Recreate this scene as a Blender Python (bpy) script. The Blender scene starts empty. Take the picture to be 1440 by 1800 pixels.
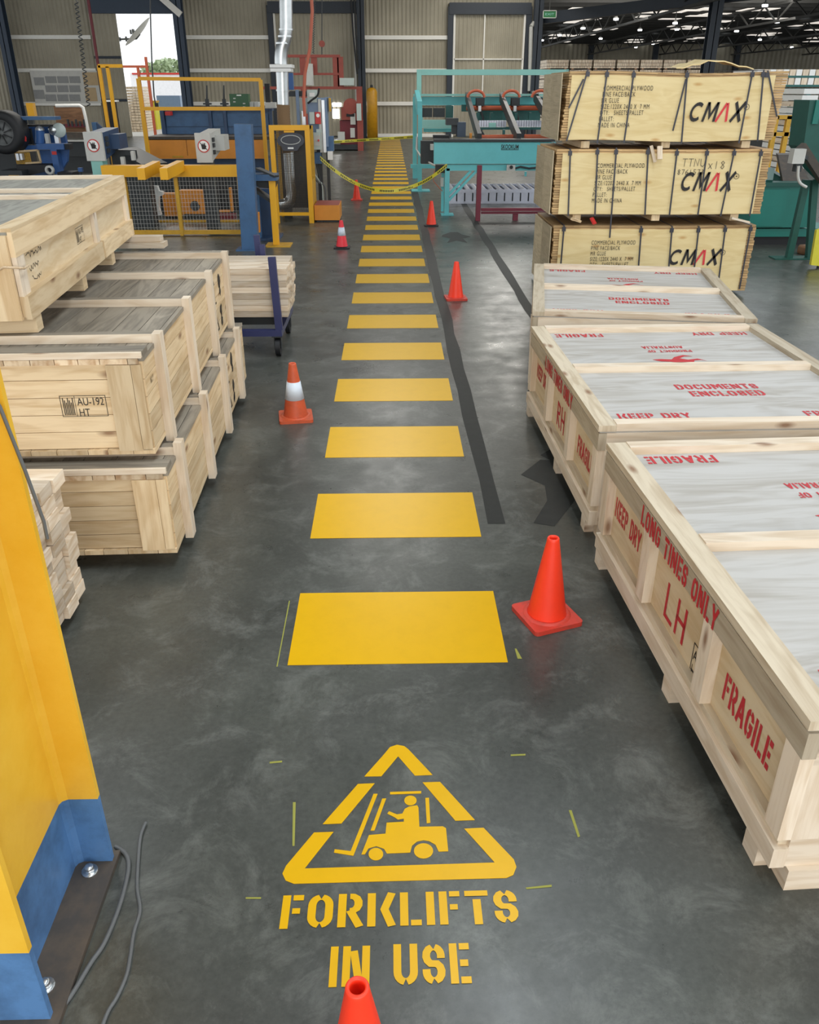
import bpy, bmesh, math, random
from mathutils import Vector, Matrix
random.seed(7)
SC = bpy.context.scene
COL = SC.collection
R = math.radians

# ------------------------------------------------------------------ camera
FPX, CAMH = 1450.0, 2.33                      # focal length in pixels of the 1440x1800 frame, lens height
PITCH = math.atan(743 / FPX)
YAW = math.atan(35 * math.cos(PITCH) / FPX)
cd = bpy.data.cameras.new('camera')
cam = bpy.data.objects.new('camera', cd); COL.objects.link(cam)
cam.location = (0, 0, CAMH)
cam.rotation_euler = (math.pi / 2 - PITCH, 0, -YAW)
cd.sensor_fit = 'VERTICAL'; cd.sensor_height = 36.0; cd.lens = 36.0 * FPX / 1800
cd.clip_start = 0.05; cd.clip_end = 600
SC.camera = cam

# ------------------------------------------------------------------ light
SC.view_settings.view_transform = 'Standard'
SC.view_settings.look = 'None'
SC.view_settings.exposure = 0.0
SC.view_settings.gamma = 1.0
SC.view_settings.use_curve_mapping = False
w = bpy.data.worlds.new('sky'); SC.world = w; w.use_nodes = True
bgn = w.node_tree.nodes['Background']
bgn.inputs[0].default_value = (0.93, 0.97, 1.0, 1); bgn.inputs[1].default_value = 1.7

def area(name, loc, size, rot, power, col=(1, 1, 1)):
    d = bpy.data.lights.new(name, 'AREA'); d.shape = 'RECTANGLE'; d.size, d.size_y = size
    d.energy = power; d.color = col
    o = bpy.data.objects.new(name, d); COL.objects.link(o); o.location = loc; o.rotation_euler = rot
    return o
# translucent roof sheets letting daylight in, an added fill in the far bay, and the open loading door behind the photographer
area('roof_area_light', (1.6, 3.0, 8.8), (2.2, 12.0), (0, 0, 0), 620, (0.86, 0.94, 1.0))
area('roof_area_light', (-5.5, 4.0, 8.8), (2.0, 14.0), (0, 0, 0), 420, (0.92, 0.97, 1.0))
area('roof_area_light', (0.0, 24.0, 8.8), (2.0, 12.0), (0, 0, 0), 420, (1.0, 0.98, 0.93))
area('roof_area_light', (-9.0, 30.0, 8.8), (2.0, 16.0), (0, 0, 0), 900, (1.0, 0.97, 0.9))
area('roof_area_light', (5.5, 40.0, 8.8), (2.0, 12.0), (0, 0, 0), 900, (1.0, 0.96, 0.88))
area('roof_area_light', (17.0, 52.0, 6.6), (14.0, 3.0), (R(50), 0, 0), 1100, (1.0, 0.96, 0.9))  # added fill light, tilted to brighten the fronts of the far board packs
area('loading_door_daylight', (0.5, -7.0, 3.2), (11.0, 5.0), (R(90), 0, 0), 560, (1.0, 0.97, 0.92))

# ------------------------------------------------------------------ pixel helpers (photo frame -> place)
_fh = Vector((math.sin(YAW), math.cos(YAW), 0)); _r = Vector((math.cos(YAW), -math.sin(YAW), 0))
_fw = _fh * math.cos(PITCH) + Vector((0, 0, -math.sin(PITCH)))
_up = _fh * math.sin(PITCH) + Vector((0, 0, math.cos(PITCH)))
def _ray(px, py): return _fw * FPX + _r * (px - 720) - _up * (py - 900)
def at(px, py, Y):
    d = _ray(px, py); t = Y / d.y
    return Vector((d.x * t, Y, CAMH + d.z * t))
def gz(px, py, z=0.0):
    d = _ray(px, py); t = (z - CAMH) / d.z
    return Vector((d.x * t, d.y * t, z))

# ------------------------------------------------------------------ materials
def lin(c):
    c = c / 255.0
    return c / 12.92 if c <= 0.04045 else ((c + 0.055) / 1.055) ** 2.4
def C(r, g, b): return (lin(r), lin(g), lin(b), 1)
MATS = {}
def newmat(name):
    m = bpy.data.materials.new(name); m.use_nodes = True
    nt = m.node_tree; b = nt.nodes['Principled BSDF']
    return m, nt, b
def N(nt, t, **kw):
    n = nt.nodes.new(t)
    for k, v in kw.items():
        if k.startswith('i_'):
            n.inputs[k[2:].replace('_', ' ')].default_value = v
        else: setattr(n, k, v)
    return n
def ramp(nt, fac, stops):
    n = nt.nodes.new('ShaderNodeValToRGB'); cr = n.color_ramp
    while len(cr.elements) < len(stops): cr.elements.new(0.5)
    for e, (p, c) in zip(cr.elements, stops): e.position = p; e.color = c
    nt.links.new(fac, n.inputs[0]); return n
def mixc(nt, fac, a, b, mode='MIX'):
    n = nt.nodes.new('ShaderNodeMix'); n.data_type = 'RGBA'; n.blend_type = mode
    for sock, v in ((0, fac), (6, a), (7, b)):
        if hasattr(v, 'links') or hasattr(v, 'is_linked'): nt.links.new(v, n.inputs[sock])
        else: n.inputs[sock].default_value = v
    return n.outputs[2]
def paint(name, col, rough=0.45, metal=0.0, dirt=0.25, scale=6.0, dcol=None, coat=0.0):
    """painted or plain surface with a little wear"""
    m, nt, b = newmat(name)
    tc = N(nt, 'ShaderNodeTexCoord')
    n1 = N(nt, 'ShaderNodeTexNoise', i_Scale=scale, i_Detail=6.0, i_Roughness=0.65)
    nt.links.new(tc.outputs['Object'], n1.inputs['Vector'])
    dc = dcol or tuple(c * 0.55 for c in col[:3]) + (1,)
    r = ramp(nt, n1.outputs['Fac'], [(0.45, (0, 0, 0, 1)), (0.75, (dirt, dirt, dirt, 1))])
    nt.links.new(mixc(nt, r.outputs[0], col, dc), b.inputs['Base Color'])
    b.inputs['Roughness'].default_value = rough; b.inputs['Metallic'].default_value = metal
    if coat: b.inputs['Coat Weight'].default_value = coat; b.inputs['Coat Roughness'].default_value = 0.1
    MATS[name] = m; return m
def wood(name, c1, c2, knots=True, gscale=(1.6, 26.0), rough=0.62, vary=0.22, knot_col=None, wavy=0.0):
    m, nt, b = newmat(name)
    uv = N(nt, 'ShaderNodeUVMap', uv_map='UVMap')
    mp = N(nt, 'ShaderNodeMapping'); mp.inputs['Scale'].default_value = (gscale[0], gscale[1], 1)
    nt.links.new(uv.outputs[0], mp.inputs[0])
    n1 = N(nt, 'ShaderNodeTexNoise', i_Scale=1.0, i_Detail=6.0, i_Roughness=0.6, i_Distortion=0.6 + wavy)
    nt.links.new(mp.outputs[0], n1.inputs['Vector'])
    mp2 = N(nt, 'ShaderNodeMapping'); mp2.inputs['Scale'].default_value = (0.9, 4.5, 1)
    nt.links.new(uv.outputs[0], mp2.inputs[0])
    n2 = N(nt, 'ShaderNodeTexNoise', i_Scale=1.0, i_Detail=3.0, i_Distortion=1.5)
    nt.links.new(mp2.outputs[0], n2.inputs['Vector'])
    # cathedral grain: bands of a slowly varying field
    mth = N(nt, 'ShaderNodeMath', operation='MULTIPLY'); mth.inputs[1].default_value = 26.0
    nt.links.new(n2.outputs['Fac'], mth.inputs[0])
    sn = N(nt, 'ShaderNodeMath', operation='SINE'); nt.links.new(mth.outputs[0], sn.inputs[0])
    mm = N(nt, 'ShaderNodeMath', operation='MULTIPLY_ADD'); mm.inputs[1].default_value = 0.10; 
    nt.links.new(sn.outputs[0], mm.inputs[0]); nt.links.new(n1.outputs['Fac'], mm.inputs[2])
    r = ramp(nt, mm.outputs[0], [(0.28, c2), (0.62, c1)])
    col = r.outputs[0]
    if knots:
        mp3 = N(nt, 'ShaderNodeMapping'); mp3.inputs['Scale'].default_value = (1.9, 5.0, 1)
        nt.links.new(uv.outputs[0], mp3.inputs[0])
        vo = N(nt, 'ShaderNodeTexVoronoi', i_Scale=1.0, i_Randomness=1.0); vo.voronoi_dimensions = '2D'
        nt.links.new(mp3.outputs[0], vo.inputs['Vector'])
        kr = ramp(nt, vo.outputs['Distance'], [(0.03, (1, 1, 1, 1)), (0.13, (0, 0, 0, 1))])
        sel = N(nt, 'ShaderNodeSeparateColor'); nt.links.new(vo.outputs['Color'], sel.inputs[0])
        gt = N(nt, 'ShaderNodeMath', operation='GREATER_THAN'); gt.inputs[1].default_value = 0.55
        nt.links.new(sel.outputs[0], gt.inputs[0])
        mk = N(nt, 'ShaderNodeMath', operation='MULTIPLY')
        nt.links.new(kr.outputs[0], mk.inputs[0]); nt.links.new(gt.outputs[0], mk.inputs[1])
        mk2 = N(nt, 'ShaderNodeMath', operation='MULTIPLY'); mk2.inputs[1].default_value = 0.8
        nt.links.new(mk.outputs[0], mk2.inputs[0])
        col = mixc(nt, mk2.outputs[0], col, knot_col or C(120, 78, 48))
    atn = N(nt, 'ShaderNodeAttribute', attribute_name='tint')
    mr = N(nt, 'ShaderNodeMapRange'); mr.inputs[3].default_value = 1 - vary; mr.inputs[4].default_value = 1 + vary * 0.5
    nt.links.new(atn.outputs['Fac'], mr.inputs[0])
    hs = N(nt, 'ShaderNodeHueSaturation'); nt.links.new(mr.outputs[0], hs.inputs['Value']); nt.links.new(col, hs.inputs['Color'])
    nt.links.new(hs.outputs[0], b.inputs['Base Color'])
    b.inputs['Roughness'].default_value = rough; b.inputs['Specular IOR Level'].default_value = 0.3
    MATS[name] = m; return m
def emit(name, col, s):
    m, nt, b = newmat(name); b.inputs['Base Color'].default_value = col
    b.inputs['Emission Color'].default_value = col; b.inputs['Emission Strength'].default_value = s
    MATS[name] = m; return m

wood('pine', C(226, 202, 164), C(202, 172, 130))
wood('pine_pale', C(230, 214, 192), C(210, 188, 160), vary=0.12)
wood('pine_stack', C(230, 214, 192), C(206, 180, 148), vary=0.3)
wood('pine_grey', C(204, 190, 166), C(180, 162, 136))
wood('pine_end', C(226, 204, 172), C(188, 152, 114), knots=False, gscale=(14, 14), vary=.4)
wood('grey_board', C(156, 146, 130), C(122, 114, 102), knots=False, vary=0.25)
wood('grey_ply', C(150, 148, 138), C(122, 120, 112), knots=False, vary=0.1)
wood('ply_white', C(192, 189, 184), C(170, 164, 155), knots=False, gscale=(0.9, 11.0), vary=0.03)
wood('ply_tan', C(222, 202, 168), C(206, 180, 140), knots=False, gscale=(1.0, 7.0), vary=0.06, wavy=1.0)
wood('ply_yellow', C(232, 210, 158), C(220, 194, 138), knots=True, gscale=(1.0, 5.0), vary=0.05, knot_col=C(196, 150, 90))
wood('ply_edge', C(206, 172, 122), C(170, 134, 92), knots=False, gscale=(2.0, 120.0), vary=0.3)
wood('ply_edge_grey', C(206, 190, 158), C(180, 164, 134), knots=False, gscale=(2.0, 120.0), vary=0.3)
wood('brown_ply', C(150, 112, 82), C(118, 86, 62), knots=False, vary=0.1)
paint('paint_yellow_floor', C(223, 173, 0), 0.33, dirt=0.12, scale=9.0).node_tree.nodes['Principled BSDF'].inputs['Specular IOR Level'].default_value = 0.3
paint('paint_black_floor', C(28, 30, 27), 0.6, dirt=0.35, scale=14.0, dcol=C(50, 52, 48))
paint('chalk', C(150, 150, 66), 0.8)
paint('yellow_steel', C(240, 176, 22), 0.42, dirt=0.25, scale=3.0, dcol=C(208, 140, 20))
paint('yellow_dirty', C(206, 158, 40), 0.5, dirt=0.5, scale=8.0)
paint('blue_steel', C(62, 100, 140), 0.42, dirt=0.5, scale=5.0, dcol=C(40, 62, 84))
paint('blue_dark', C(48, 72, 104), 0.45, dirt=0.4)
paint('blue_bright', C(50, 92, 150), 0.45, dirt=0.4)
paint('blue_violet', C(52, 56, 96), 0.4, dirt=0.3)
paint('orange_paint', C(226, 146, 48), 0.45, dirt=0.3, scale=3.0)
paint('teal_paint', C(104, 194, 198), 0.42, dirt=0.25, scale=3.0)
paint('teal_light', C(140, 196, 186), 0.42, dirt=0.25, scale=3.0)
paint('teal_dark', C(34, 96, 92), 0.45, dirt=0.4)
paint('green_dark', C(24, 84, 74), 0.5, dirt=0.4)
paint('green_machine', C(20, 116, 104), 0.4, dirt=0.3, scale=3.0)
paint('green_box', C(28, 84, 44), 0.4)
paint('column_navy', C(40, 48, 58), 0.5, dirt=0.3)
paint('column_blue', C(56, 70, 88), 0.5, dirt=0.3)
paint('steel_dark', C(46, 50, 52), 0.5, dirt=0.4)
paint('rubber_black', C(24, 25, 28), 0.6)
paint('cover_grey', C(62, 64, 72), 0.5)
paint('machine_grey', C(196, 196, 190), 0.45, dirt=0.2)
paint('cabinet_grey', C(186, 198, 192), 0.4, dirt=0.15)
paint('cabinet_blue', C(110, 132, 160), 0.4)
paint('light_metal', C(206, 210, 214), 0.3, metal=0.6)
paint('galvanised', C(196, 200, 200), 0.28, metal=0.9, dirt=0.3, scale=10.0)
paint('roller_metal', C(214, 218, 232), 0.3, metal=0.5)
paint('strap_dark', C(52, 52, 60), 0.4)
paint('flex_brown', C(124, 96, 62), 0.6)
paint('oxide_red', C(150, 70, 58), 0.55, dirt=0.4)
paint('maroon', C(112, 32, 42), 0.5, dirt=0.4)
paint('maroon_stand', C(120, 44, 60), 0.45)
paint('orange_pipe', C(196, 96, 62), 0.45)
paint('hose_orange', C(190, 100, 74), 0.5)
paint('cable_grey', C(96, 98, 98), 0.5)
paint('cylinder_yellow', C(200, 146, 30), 0.4, dirt=0.5, scale=9.0)
paint('white_paint', C(236, 236, 232), 0.4, dirt=0.1)
paint('red_paint', C(196, 44, 40), 0.45)
paint('sign_green', C(40, 110, 62), 0.5)
paint('cone_red', C(252, 62, 32), 0.42, dirt=0.12, scale=18.0)
paint('cone_base_red', C(206, 62, 46), 0.5, dirt=0.6, scale=20.0, dcol=C(150, 66, 54))
paint('cone_faded', C(206, 88, 50), 0.5, dirt=0.5, scale=14.0, dcol=C(150, 70, 46))
paint('cone_pink', C(236, 48, 62), 0.42)
paint('reflective_band', C(216, 226, 238), 0.35, dirt=0.2)
paint('stencil_red', C(190, 36, 48), 0.6, dirt=0.3, scale=30.0, dcol=C(206, 100, 100))
paint('ink_black', C(34, 30, 28), 0.6, dirt=0.3, scale=60.0)
paint('ink_red', C(214, 56, 62), 0.6)
paint('ink_pen', C(70, 64, 56), 0.6)
paint('tape_yellow', C(214, 204, 60), 0.4)
paint('plate_dark', C(70, 64, 58), 0.6, dirt=0.6, scale=10.0, dcol=C(104, 88, 70))
paint('asphalt', C(176, 172, 164), 0.9)
paint('foliage', C(168, 184, 146), 0.8, dirt=0.8, scale=3.0)
paint('bark', C(92, 74, 56), 0.9)
paint('truck_white', C(240, 240, 244), 0.4)
paint('poster', C(206, 204, 196), 0.5, dirt=0.2)
paint('poster_ink', C(150, 150, 148), 0.6)
paint('poster_tan', C(190, 164, 124), 0.6)
paint('roof_dark', C(52, 52, 50), 0.8)
paint('purlin', C(60, 60, 58), 0.7)
paint('girt', C(246, 243, 234), 0.5, dirt=0.1)
emit('lamp_glow', (1, 1, 1, 1), 9.0)
emit('purlin_glow', (1, .93, .84, 1), .75)
def corrugated():
    m, nt, b = newmat('corrugated')
    tc = N(nt, 'ShaderNodeTexCoord')
    n1 = N(nt, 'ShaderNodeTexNoise', i_Scale=0.5, i_Detail=5.0)
    nt.links.new(tc.outputs['Object'], n1.inputs['Vector'])
    r = ramp(nt, n1.outputs['Fac'], [(0.3, C(150, 143, 124)), (0.7, C(176, 168, 148))])
    nt.links.new(r.outputs[0], b.inputs['Base Color']); b.inputs['Roughness'].default_value = 0.6
    MATS['corrugated'] = m
corrugated()
def floor_mat():
    m, nt, b = newmat('polished_concrete')
    tc = N(nt, 'ShaderNodeTexCoord')
    def noise(s, d=6.0, r=0.6, dist=0.0):
        n = N(nt, 'ShaderNodeTexNoise', i_Scale=s, i_Detail=d, i_Roughness=r, i_Distortion=dist)
        nt.links.new(tc.outputs['Object'], n.inputs['Vector']); return n.outputs['Fac']
    big = ramp(nt, noise(0.7, 8.0, 0.62, 0.4), [(0.32, C(60, 61, 57)), (0.5, C(74, 76, 71)), (0.72, C(94, 96, 89))])
    fine = ramp(nt, noise(38.0, 8.0, 0.7), [(0.3, (0.72, 0.72, 0.72, 1)), (0.7, (1.14, 1.14, 1.14, 1))])
    c = mixc(nt, 1.0, big.outputs[0], fine.outputs[0], 'MULTIPLY')
    sp = ramp(nt, noise(260.0, 2.0, 0.5), [(0.72, (0, 0, 0, 1)), (0.78, (0.35, 0.35, 0.35, 1))])
    c = mixc(nt, sp.outputs[0], c, C(176, 176, 168))
    # pale worn patches
    wp = ramp(nt, noise(3.4, 12.0, 0.78, 0.5), [(0.5, (0, 0, 0, 1)), (0.74, (0.55, 0.55, 0.55, 1))])
    c = mixc(nt, wp.outputs[0], c, C(132, 134, 128))
    nt.links.new(c, b.inputs['Base Color'])
    rr = ramp(nt, noise(2.6, 6.0, 0.7), [(0.3, (0.24, 0.24, 0.24, 1)), (0.7, (0.42, 0.42, 0.42, 1))])
    nt.links.new(rr.outputs[0], b.inputs['Roughness'])
    b.inputs['Specular IOR Level'].default_value = 0.5
    MATS['polished_concrete'] = m
floor_mat()
def two_tone():
    m, nt, b = newmat('column_two_tone')
    tc = N(nt, 'ShaderNodeTexCoord'); sx = N(nt, 'ShaderNodeSeparateXYZ')
    nt.links.new(tc.outputs['Object'], sx.inputs[0])
    gt = N(nt, 'ShaderNodeMath', operation='GREATER_THAN'); gt.inputs[1].default_value = 0.305
    nt.links.new(sx.outputs[2], gt.inputs[0])
    n1 = N(nt, 'ShaderNodeTexNoise', i_Scale=5.0, i_Detail=7.0, i_Roughness=0.7); nt.links.new(tc.outputs['Object'], n1.inputs['Vector'])
    n2 = N(nt, 'ShaderNodeTexNoise', i_Scale=24.0, i_Detail=6.0, i_Roughness=0.7); nt.links.new(tc.outputs['Object'], n2.inputs['Vector'])
    bl = ramp(nt, n1.outputs['Fac'], [(0.35, C(66, 98, 136)), (0.6, C(86, 128, 176))])
    ye = ramp(nt, n1.outputs['Fac'], [(0.3, C(228, 174, 40)), (0.65, C(238, 190, 62))])
    chip = ramp(nt, n2.outputs['Fac'], [(0.70, (0, 0, 0, 1)), (0.76, (0.7, 0.7, 0.7, 1))])
    bl2 = mixc(nt, chip.outputs[0], bl.outputs[0], C(52, 54, 58))
    chip2 = ramp(nt, n2.outputs['Fac'], [(0.73, (0, 0, 0, 1)), (0.79, (0.5, 0.5, 0.5, 1))])
    ye2 = mixc(nt, chip2.outputs[0], ye.outputs[0], C(170, 128, 44))
    nt.links.new(mixc(nt, gt.outputs[0], bl2, ye2), b.inputs['Base Color'])
    b.inputs['Roughness'].default_value = 0.4
    MATS['column_two_tone'] = m
two_tone()
def endgrain():
    """sawn board ends in a pack: a grid of pale ends with dark joints"""
    m, nt, b = newmat('pack_ends')
    uv = N(nt, 'ShaderNodeUVMap', uv_map='UVMap')
    br = N(nt, 'ShaderNodeTexBrick', offset=0.0)
    br.inputs['Color1'].default_value = C(226, 212, 190); br.inputs['Color2'].default_value = C(190, 170, 146)
    br.inputs['Mortar'].default_value = C(60, 54, 48)
    for k, v in (('Scale', 1.0), ('Mortar Size', 0.012), ('Brick Width', 0.1), ('Row Height', 0.19)): br.inputs[k].default_value = v
    nt.links.new(uv.outputs[0], br.inputs['Vector'])
    nt.links.new(br.outputs[0], b.inputs['Base Color']); b.inputs['Roughness'].default_value = 0.7
    MATS['pack_ends'] = m
endgrain()

# ------------------------------------------------------------------ mesh builder
class MB:
    def __init__(s): s.v = []; s.f = []; s.uv = []; s.t = []; s.sm = []
    def poly(s, pts, uvs=None, tint=0.5, smooth=False):
        i = len(s.v); s.v += [Vector(p) for p in pts]; s.f.append(list(range(i, i + len(pts))))
        s.uv.append(uvs or [(p[0], p[1]) for p in pts]); s.t.append(tint); s.sm.append(smooth)
    def box(s, c, size, rot=None, grain=None, tint=None):
        c = Vector(c); h = [d / 2 for d in size]; tint = random.random() if tint is None else tint
        g = grain if grain is not None else max(range(3), key=lambda k: size[k])
        ou, ov = random.uniform(0, 50), random.uniform(0, 50)
        for ax in range(3):
            a, b = [(1, 2), (2, 0), (0, 1)][ax]
            for sg in (-1, 1):
                pts = []; uvs = []
                order = [(-1, -1), (1, -1), (1, 1), (-1, 1)] if sg > 0 else [(-1, -1), (-1, 1), (1, 1), (1, -1)]
                for (p, q) in order:
                    l = [0, 0, 0]; l[ax] = sg * h[ax]; l[a] = p * h[a]; l[b] = q * h[b]
                    lv = Vector(l)
                    if g == a: uvs.append((l[a] + ou, l[b] + ov + ax * 3.1))
                    elif g == b: uvs.append((l[b] + ou, l[a] + ov + ax * 3.1))
                    else: uvs.append((l[a] + ou, l[b] + ov))
                    pts.append(c + (rot @ lv if rot else lv))
                s.poly(pts, uvs, tint)
        return s
    def bb(s, x0, x1, y0, y1, z0, z1, **k):
        return s.box(((x0 + x1) / 2, (y0 + y1) / 2, (z0 + z1) / 2), (abs(x1 - x0), abs(y1 - y0), abs(z1 - z0)), **k)
    def bar(s, p0, p1, w_, h_=None, up=(0, 0, 1), **k):
        p0, p1 = Vector(p0), Vector(p1); d = p1 - p0; L = d.length; d.normalize()
        up = Vector(up)
        if abs(d.dot(up)) > 0.98: up = Vector((0, 1, 0))
        x = d.cross(up).normalized(); z = x.cross(d)
        M = Matrix((x, d, z)).transposed()
        return s.box((p0 + p1) / 2, (w_, L, h_ or w_), rot=M, grain=1, **k)
    def tube(s, path, r, n=10, caps=True):
        path = [Vector(p) for p in path]; rs = r if isinstance(r, (list, tuple)) else [r] * len(path)
        rings = []; prev = None
        for i, p in enumerate(path):
            d = (path[min(i + 1, len(path) - 1)] - path[max(i - 1, 0)]).normalized()
            if prev is None:
                a = Vector((0, 0, 1)) if abs(d.z) < 0.9 else Vector((1, 0, 0))
                x = d.cross(a).normalized()
            else:
                x = (prev - d * prev.dot(d)).normalized()
            prev = x; y = d.cross(x)
            rings.append([p + (x * math.cos(2 * math.pi * k / n) + y * math.sin(2 * math.pi * k / n)) * rs[i] for k in range(n)])
        base = len(s.v)
        for rg in rings: s.v += rg
        for i in range(len(rings) - 1):
            for k in range(n):
                k2 = (k + 1) % n
                s.f.append([base + i * n + k, base + i * n + k2, base + (i + 1) * n + k2, base + (i + 1) * n + k])
                s.uv.append([(k / n, i), ((k + 1) / n, i), ((k + 1) / n, i + 1), (k / n, i + 1)]); s.t.append(0.5); s.sm.append(True)
        if caps:
            s.poly(list(reversed(rings[0]))); s.poly(rings[-1])
        return s
    def cyl(s, p0, p1, r0, r1=None, n=16): return s.tube([p0, p1], [r0, r0 if r1 is None else r1], n)
    def lathe(s, prof, c=(0, 0, 0), n=28):
        c = Vector(c); base = len(s.v)
        for (r, z) in prof:
            for k in range(n):
                a = 2 * math.pi * k / n; s.v.append(c + Vector((r * math.cos(a), r * math.sin(a), z)))
        for i in range(len(prof) - 1):
            for k in range(n):
                k2 = (k + 1) % n
                s.f.append([base + i * n + k, base + i * n + k2, base + (i + 1) * n + k2, base + (i + 1) * n + k])
                s.uv.append([(k / n, i), ((k + 1) / n, i), ((k + 1) / n, i + 1), (k / n, i + 1)]); s.t.append(0.5); s.sm.append(True)
        return s
    def prism(s, pts, ext):
        """closed solid: polygon pts (3D, planar) pushed by ext"""
        pts = [Vector(p) for p in pts]; e = Vector(ext); t = random.random()
        n = Vector((0, 0, 0))
        for i in range(len(pts)): n += (pts[i] - pts[0]).cross(pts[(i + 1) % len(pts)] - pts[0])
        if n.dot(e) > 0: pts.reverse()
        q = [p + e for p in pts]
        s.poly(pts, None, t); s.poly(list(reversed(q)), None, t)
        for i in range(len(pts)):
            j = (i + 1) % len(pts); s.poly([pts[j], pts[i], q[i], q[j]], None, t)
        return s
    def flat(s, polys, o, u, v):
        """2D polygons laid in the plane o + u*x + v*y"""
        o, u, v = Vector(o), Vector(u), Vector(v)
        for p in polys: s.poly([o + u * a + v * b for a, b in p])
        return s
    def pbox(s, x0, y0, x1, y1, Y, depth, **k):
        """box whose front face at distance Y covers these photo pixels"""
        xm, ym = (x0 + x1) / 2, (y0 + y1) / 2
        a = at(x0, ym, Y).x; b = at(x1, ym, Y).x; zt = at(xm, y0, Y).z; zb = at(xm, y1, Y).z
        return s.bb(a, b, Y, Y + depth, zb, zt, **k)
    def build(s, name, mat, parent=None, local=False, bevel=0.0, seg=1, loc=None):
        off = Vector((0, 0, 0))
        if parent is not None and not local:
            p = parent
            while p is not None: off += p.location; p = p.parent
        if parent is None and loc is not None: off = Vector(loc)
        me = bpy.data.meshes.new(name)
        me.from_pydata([tuple(x - off) for x in s.v], [], s.f)
        ul = me.uv_layers.new(name='UVMap'); i = 0
        for q in s.uv:
            for c in q: ul.data[i].uv = c; i += 1
        ta = me.attributes.new('tint', 'FLOAT', 'FACE'); ta.data.foreach_set('value', s.t)
        me.polygons.foreach_set('use_smooth', s.sm)
        me.materials.append(MATS[mat]); me.update()
        o = bpy.data.objects.new(name, me); COL.objects.link(o)
        if parent is not None: o.parent = parent
        elif loc is not None: o.location = loc
        if bevel:
            bmod = o.modifiers.new('bevel', 'BEVEL'); bmod.width = bevel; bmod.segments = seg; bmod.limit_method = 'ANGLE'
        return o
def tag(o, label, cat, group=None, kind=None):
    if label: o['label'] = label
    if cat: o['category'] = cat
    if group: o['group'] = group
    if kind: o['kind'] = kind
    return o
def thing(name, label, cat, loc=(0, 0, 0), rz=0.0, group=None):
    o = bpy.data.objects.new(name, None); COL.objects.link(o); o.empty_display_size = 0.1
    o.location = loc; o.rotation_euler = (0, 0, rz)
    return tag(o, label, cat, group)
def struct(o): o['kind'] = 'structure'; return o
def copy_tree(o, parent=None):
    c = o.copy(); COL.objects.link(c)
    if parent is not None: c.parent = parent
    for ch in list(o.children): copy_tree(ch, c)
    return c

# ------------------------------------------------------------------ lettering
def arc(cx, cy, rx, ry, a0, a1, n=5):
    return [(cx + rx * math.cos(R(a0 + (a1 - a0) * i / n)), cy + ry * math.sin(R(a0 + (a1 - a0) * i / n))) for i in range(n + 1)]
V_ = ('s', [(0, 0), (0, 1)])
_Pb = [(.46, 1), (.6, 1)] + arc(.6, .74, .4, .26, 80, -80) + [(.6, .48), (.46, .48)]
GLY = {
 'A': (.70, [('s', [(0, 0), (.42, 1)]), ('s', [(.58, 1), (1, 0)]), ('b', [(.3, .3), (.7, .3)])]),
 'C': (.62, [('b', [(1, .7)] + arc(.5, .72, .5, .28, 10, 80)), ('b', arc(.5, .72, .5, .28, 100, 180) + arc(.5, .28, .5, .28, 180, 260)), ('b', arc(.5, .28, .5, .28, 280, 350) + [(1, .3)])]),
 'D': (.64, [V_, ('b', [(.36, 1), (.5, 1)] + arc(.5, .7, .5, .3, 80, 0) + arc(.5, .3, .5, .3, 0, -80) + [(.5, 0), (.36, 0)])]),
 'E': (.54, [V_, ('b', [(.5, 1), (1.3, 1)]), ('b', [(.5, .5), (1.15, .5)]), ('b', [(.5, 0), (1.3, 0)])]),
 'F': (.54, [V_, ('b', [(.5, 1), (1.3, 1)]), ('b', [(.5, .52), (1.1, .52)])]),
 'G': (.64, [('b', [(1, .7)] + arc(.5, .72, .5, .28, 10, 80)), ('b', arc(.5, .72, .5, .28, 100, 180) + arc(.5, .28, .5, .28, 180, 260)), ('b', arc(.5, .28, .5, .28, 280, 355) + [(1, .45), (.55, .45)])]),
 'H': (.64, [V_, ('s', [(1, 0), (1, 1)]), ('b', [(.2, .5), (.8, .5)])]),
 'I': (.2, [('s', [(.5, 0), (.5, 1)])]),
 'K': (.70, [V_, ('s', [(.98, 1), (.66, .5), (.98, 0)])]),
 'L': (.54, [V_, ('b', [(.5, 0), (1.3, 0)])]),
 'M': (.80, [V_, ('s', [(1, 0), (1, 1)]), ('b', [(.18, 1), (.5, .35), (.82, 1)])]),
 'N': (.72, [V_, ('s', [(1, 0), (1, 1)]), ('b', [(.36, .95), (.64, .08)])]),
 'O': (.64, [('b', arc(.5, .7, .5, .3, 98, 180) + arc(.5, .3, .5, .3, 180, 262)), ('b', arc(.5, .3, .5, .3, 278, 360) + arc(.5, .7, .5, .3, 0, 82))]),
 'P': (.60, [V_, ('b', _Pb)]),
 'R': (.62, [V_, ('b', _Pb), ('s', [(.58, .4), (1, 0)])]),
 'S': (.60, [('b', [(1, .66)] + arc(.5, .74, .5, .26, 5, 80)), ('b', arc(.5, .74, .5, .26, 100, 245) + arc(.5, .26, .5, .26, 65, -80)), ('b', arc(.5, .26, .5, .26, 260, 185) + [(0, .34)])]),
 'T': (.60, [('s', [(0, 1), (1, 1)]), ('b', [(.5, .78), (.5, -.12)])]),
 'U': (.64, [('b', [(0, 1.12)] + arc(.5, .28, .5, .28, 180, 262)), ('b', arc(.5, .28, .5, .28, 278, 360) + [(1, 1.12)])]),
 'X': (.66, [('s', [(0, 0), (1, 1)]), ('s', [(0, 1), (1, 0)])]),
 'Y': (.66, [('s', [(0, 1), (.5, .45), (1, 1)]), ('b', [(.5, .34), (.5, -.12)])]),
}
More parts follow.
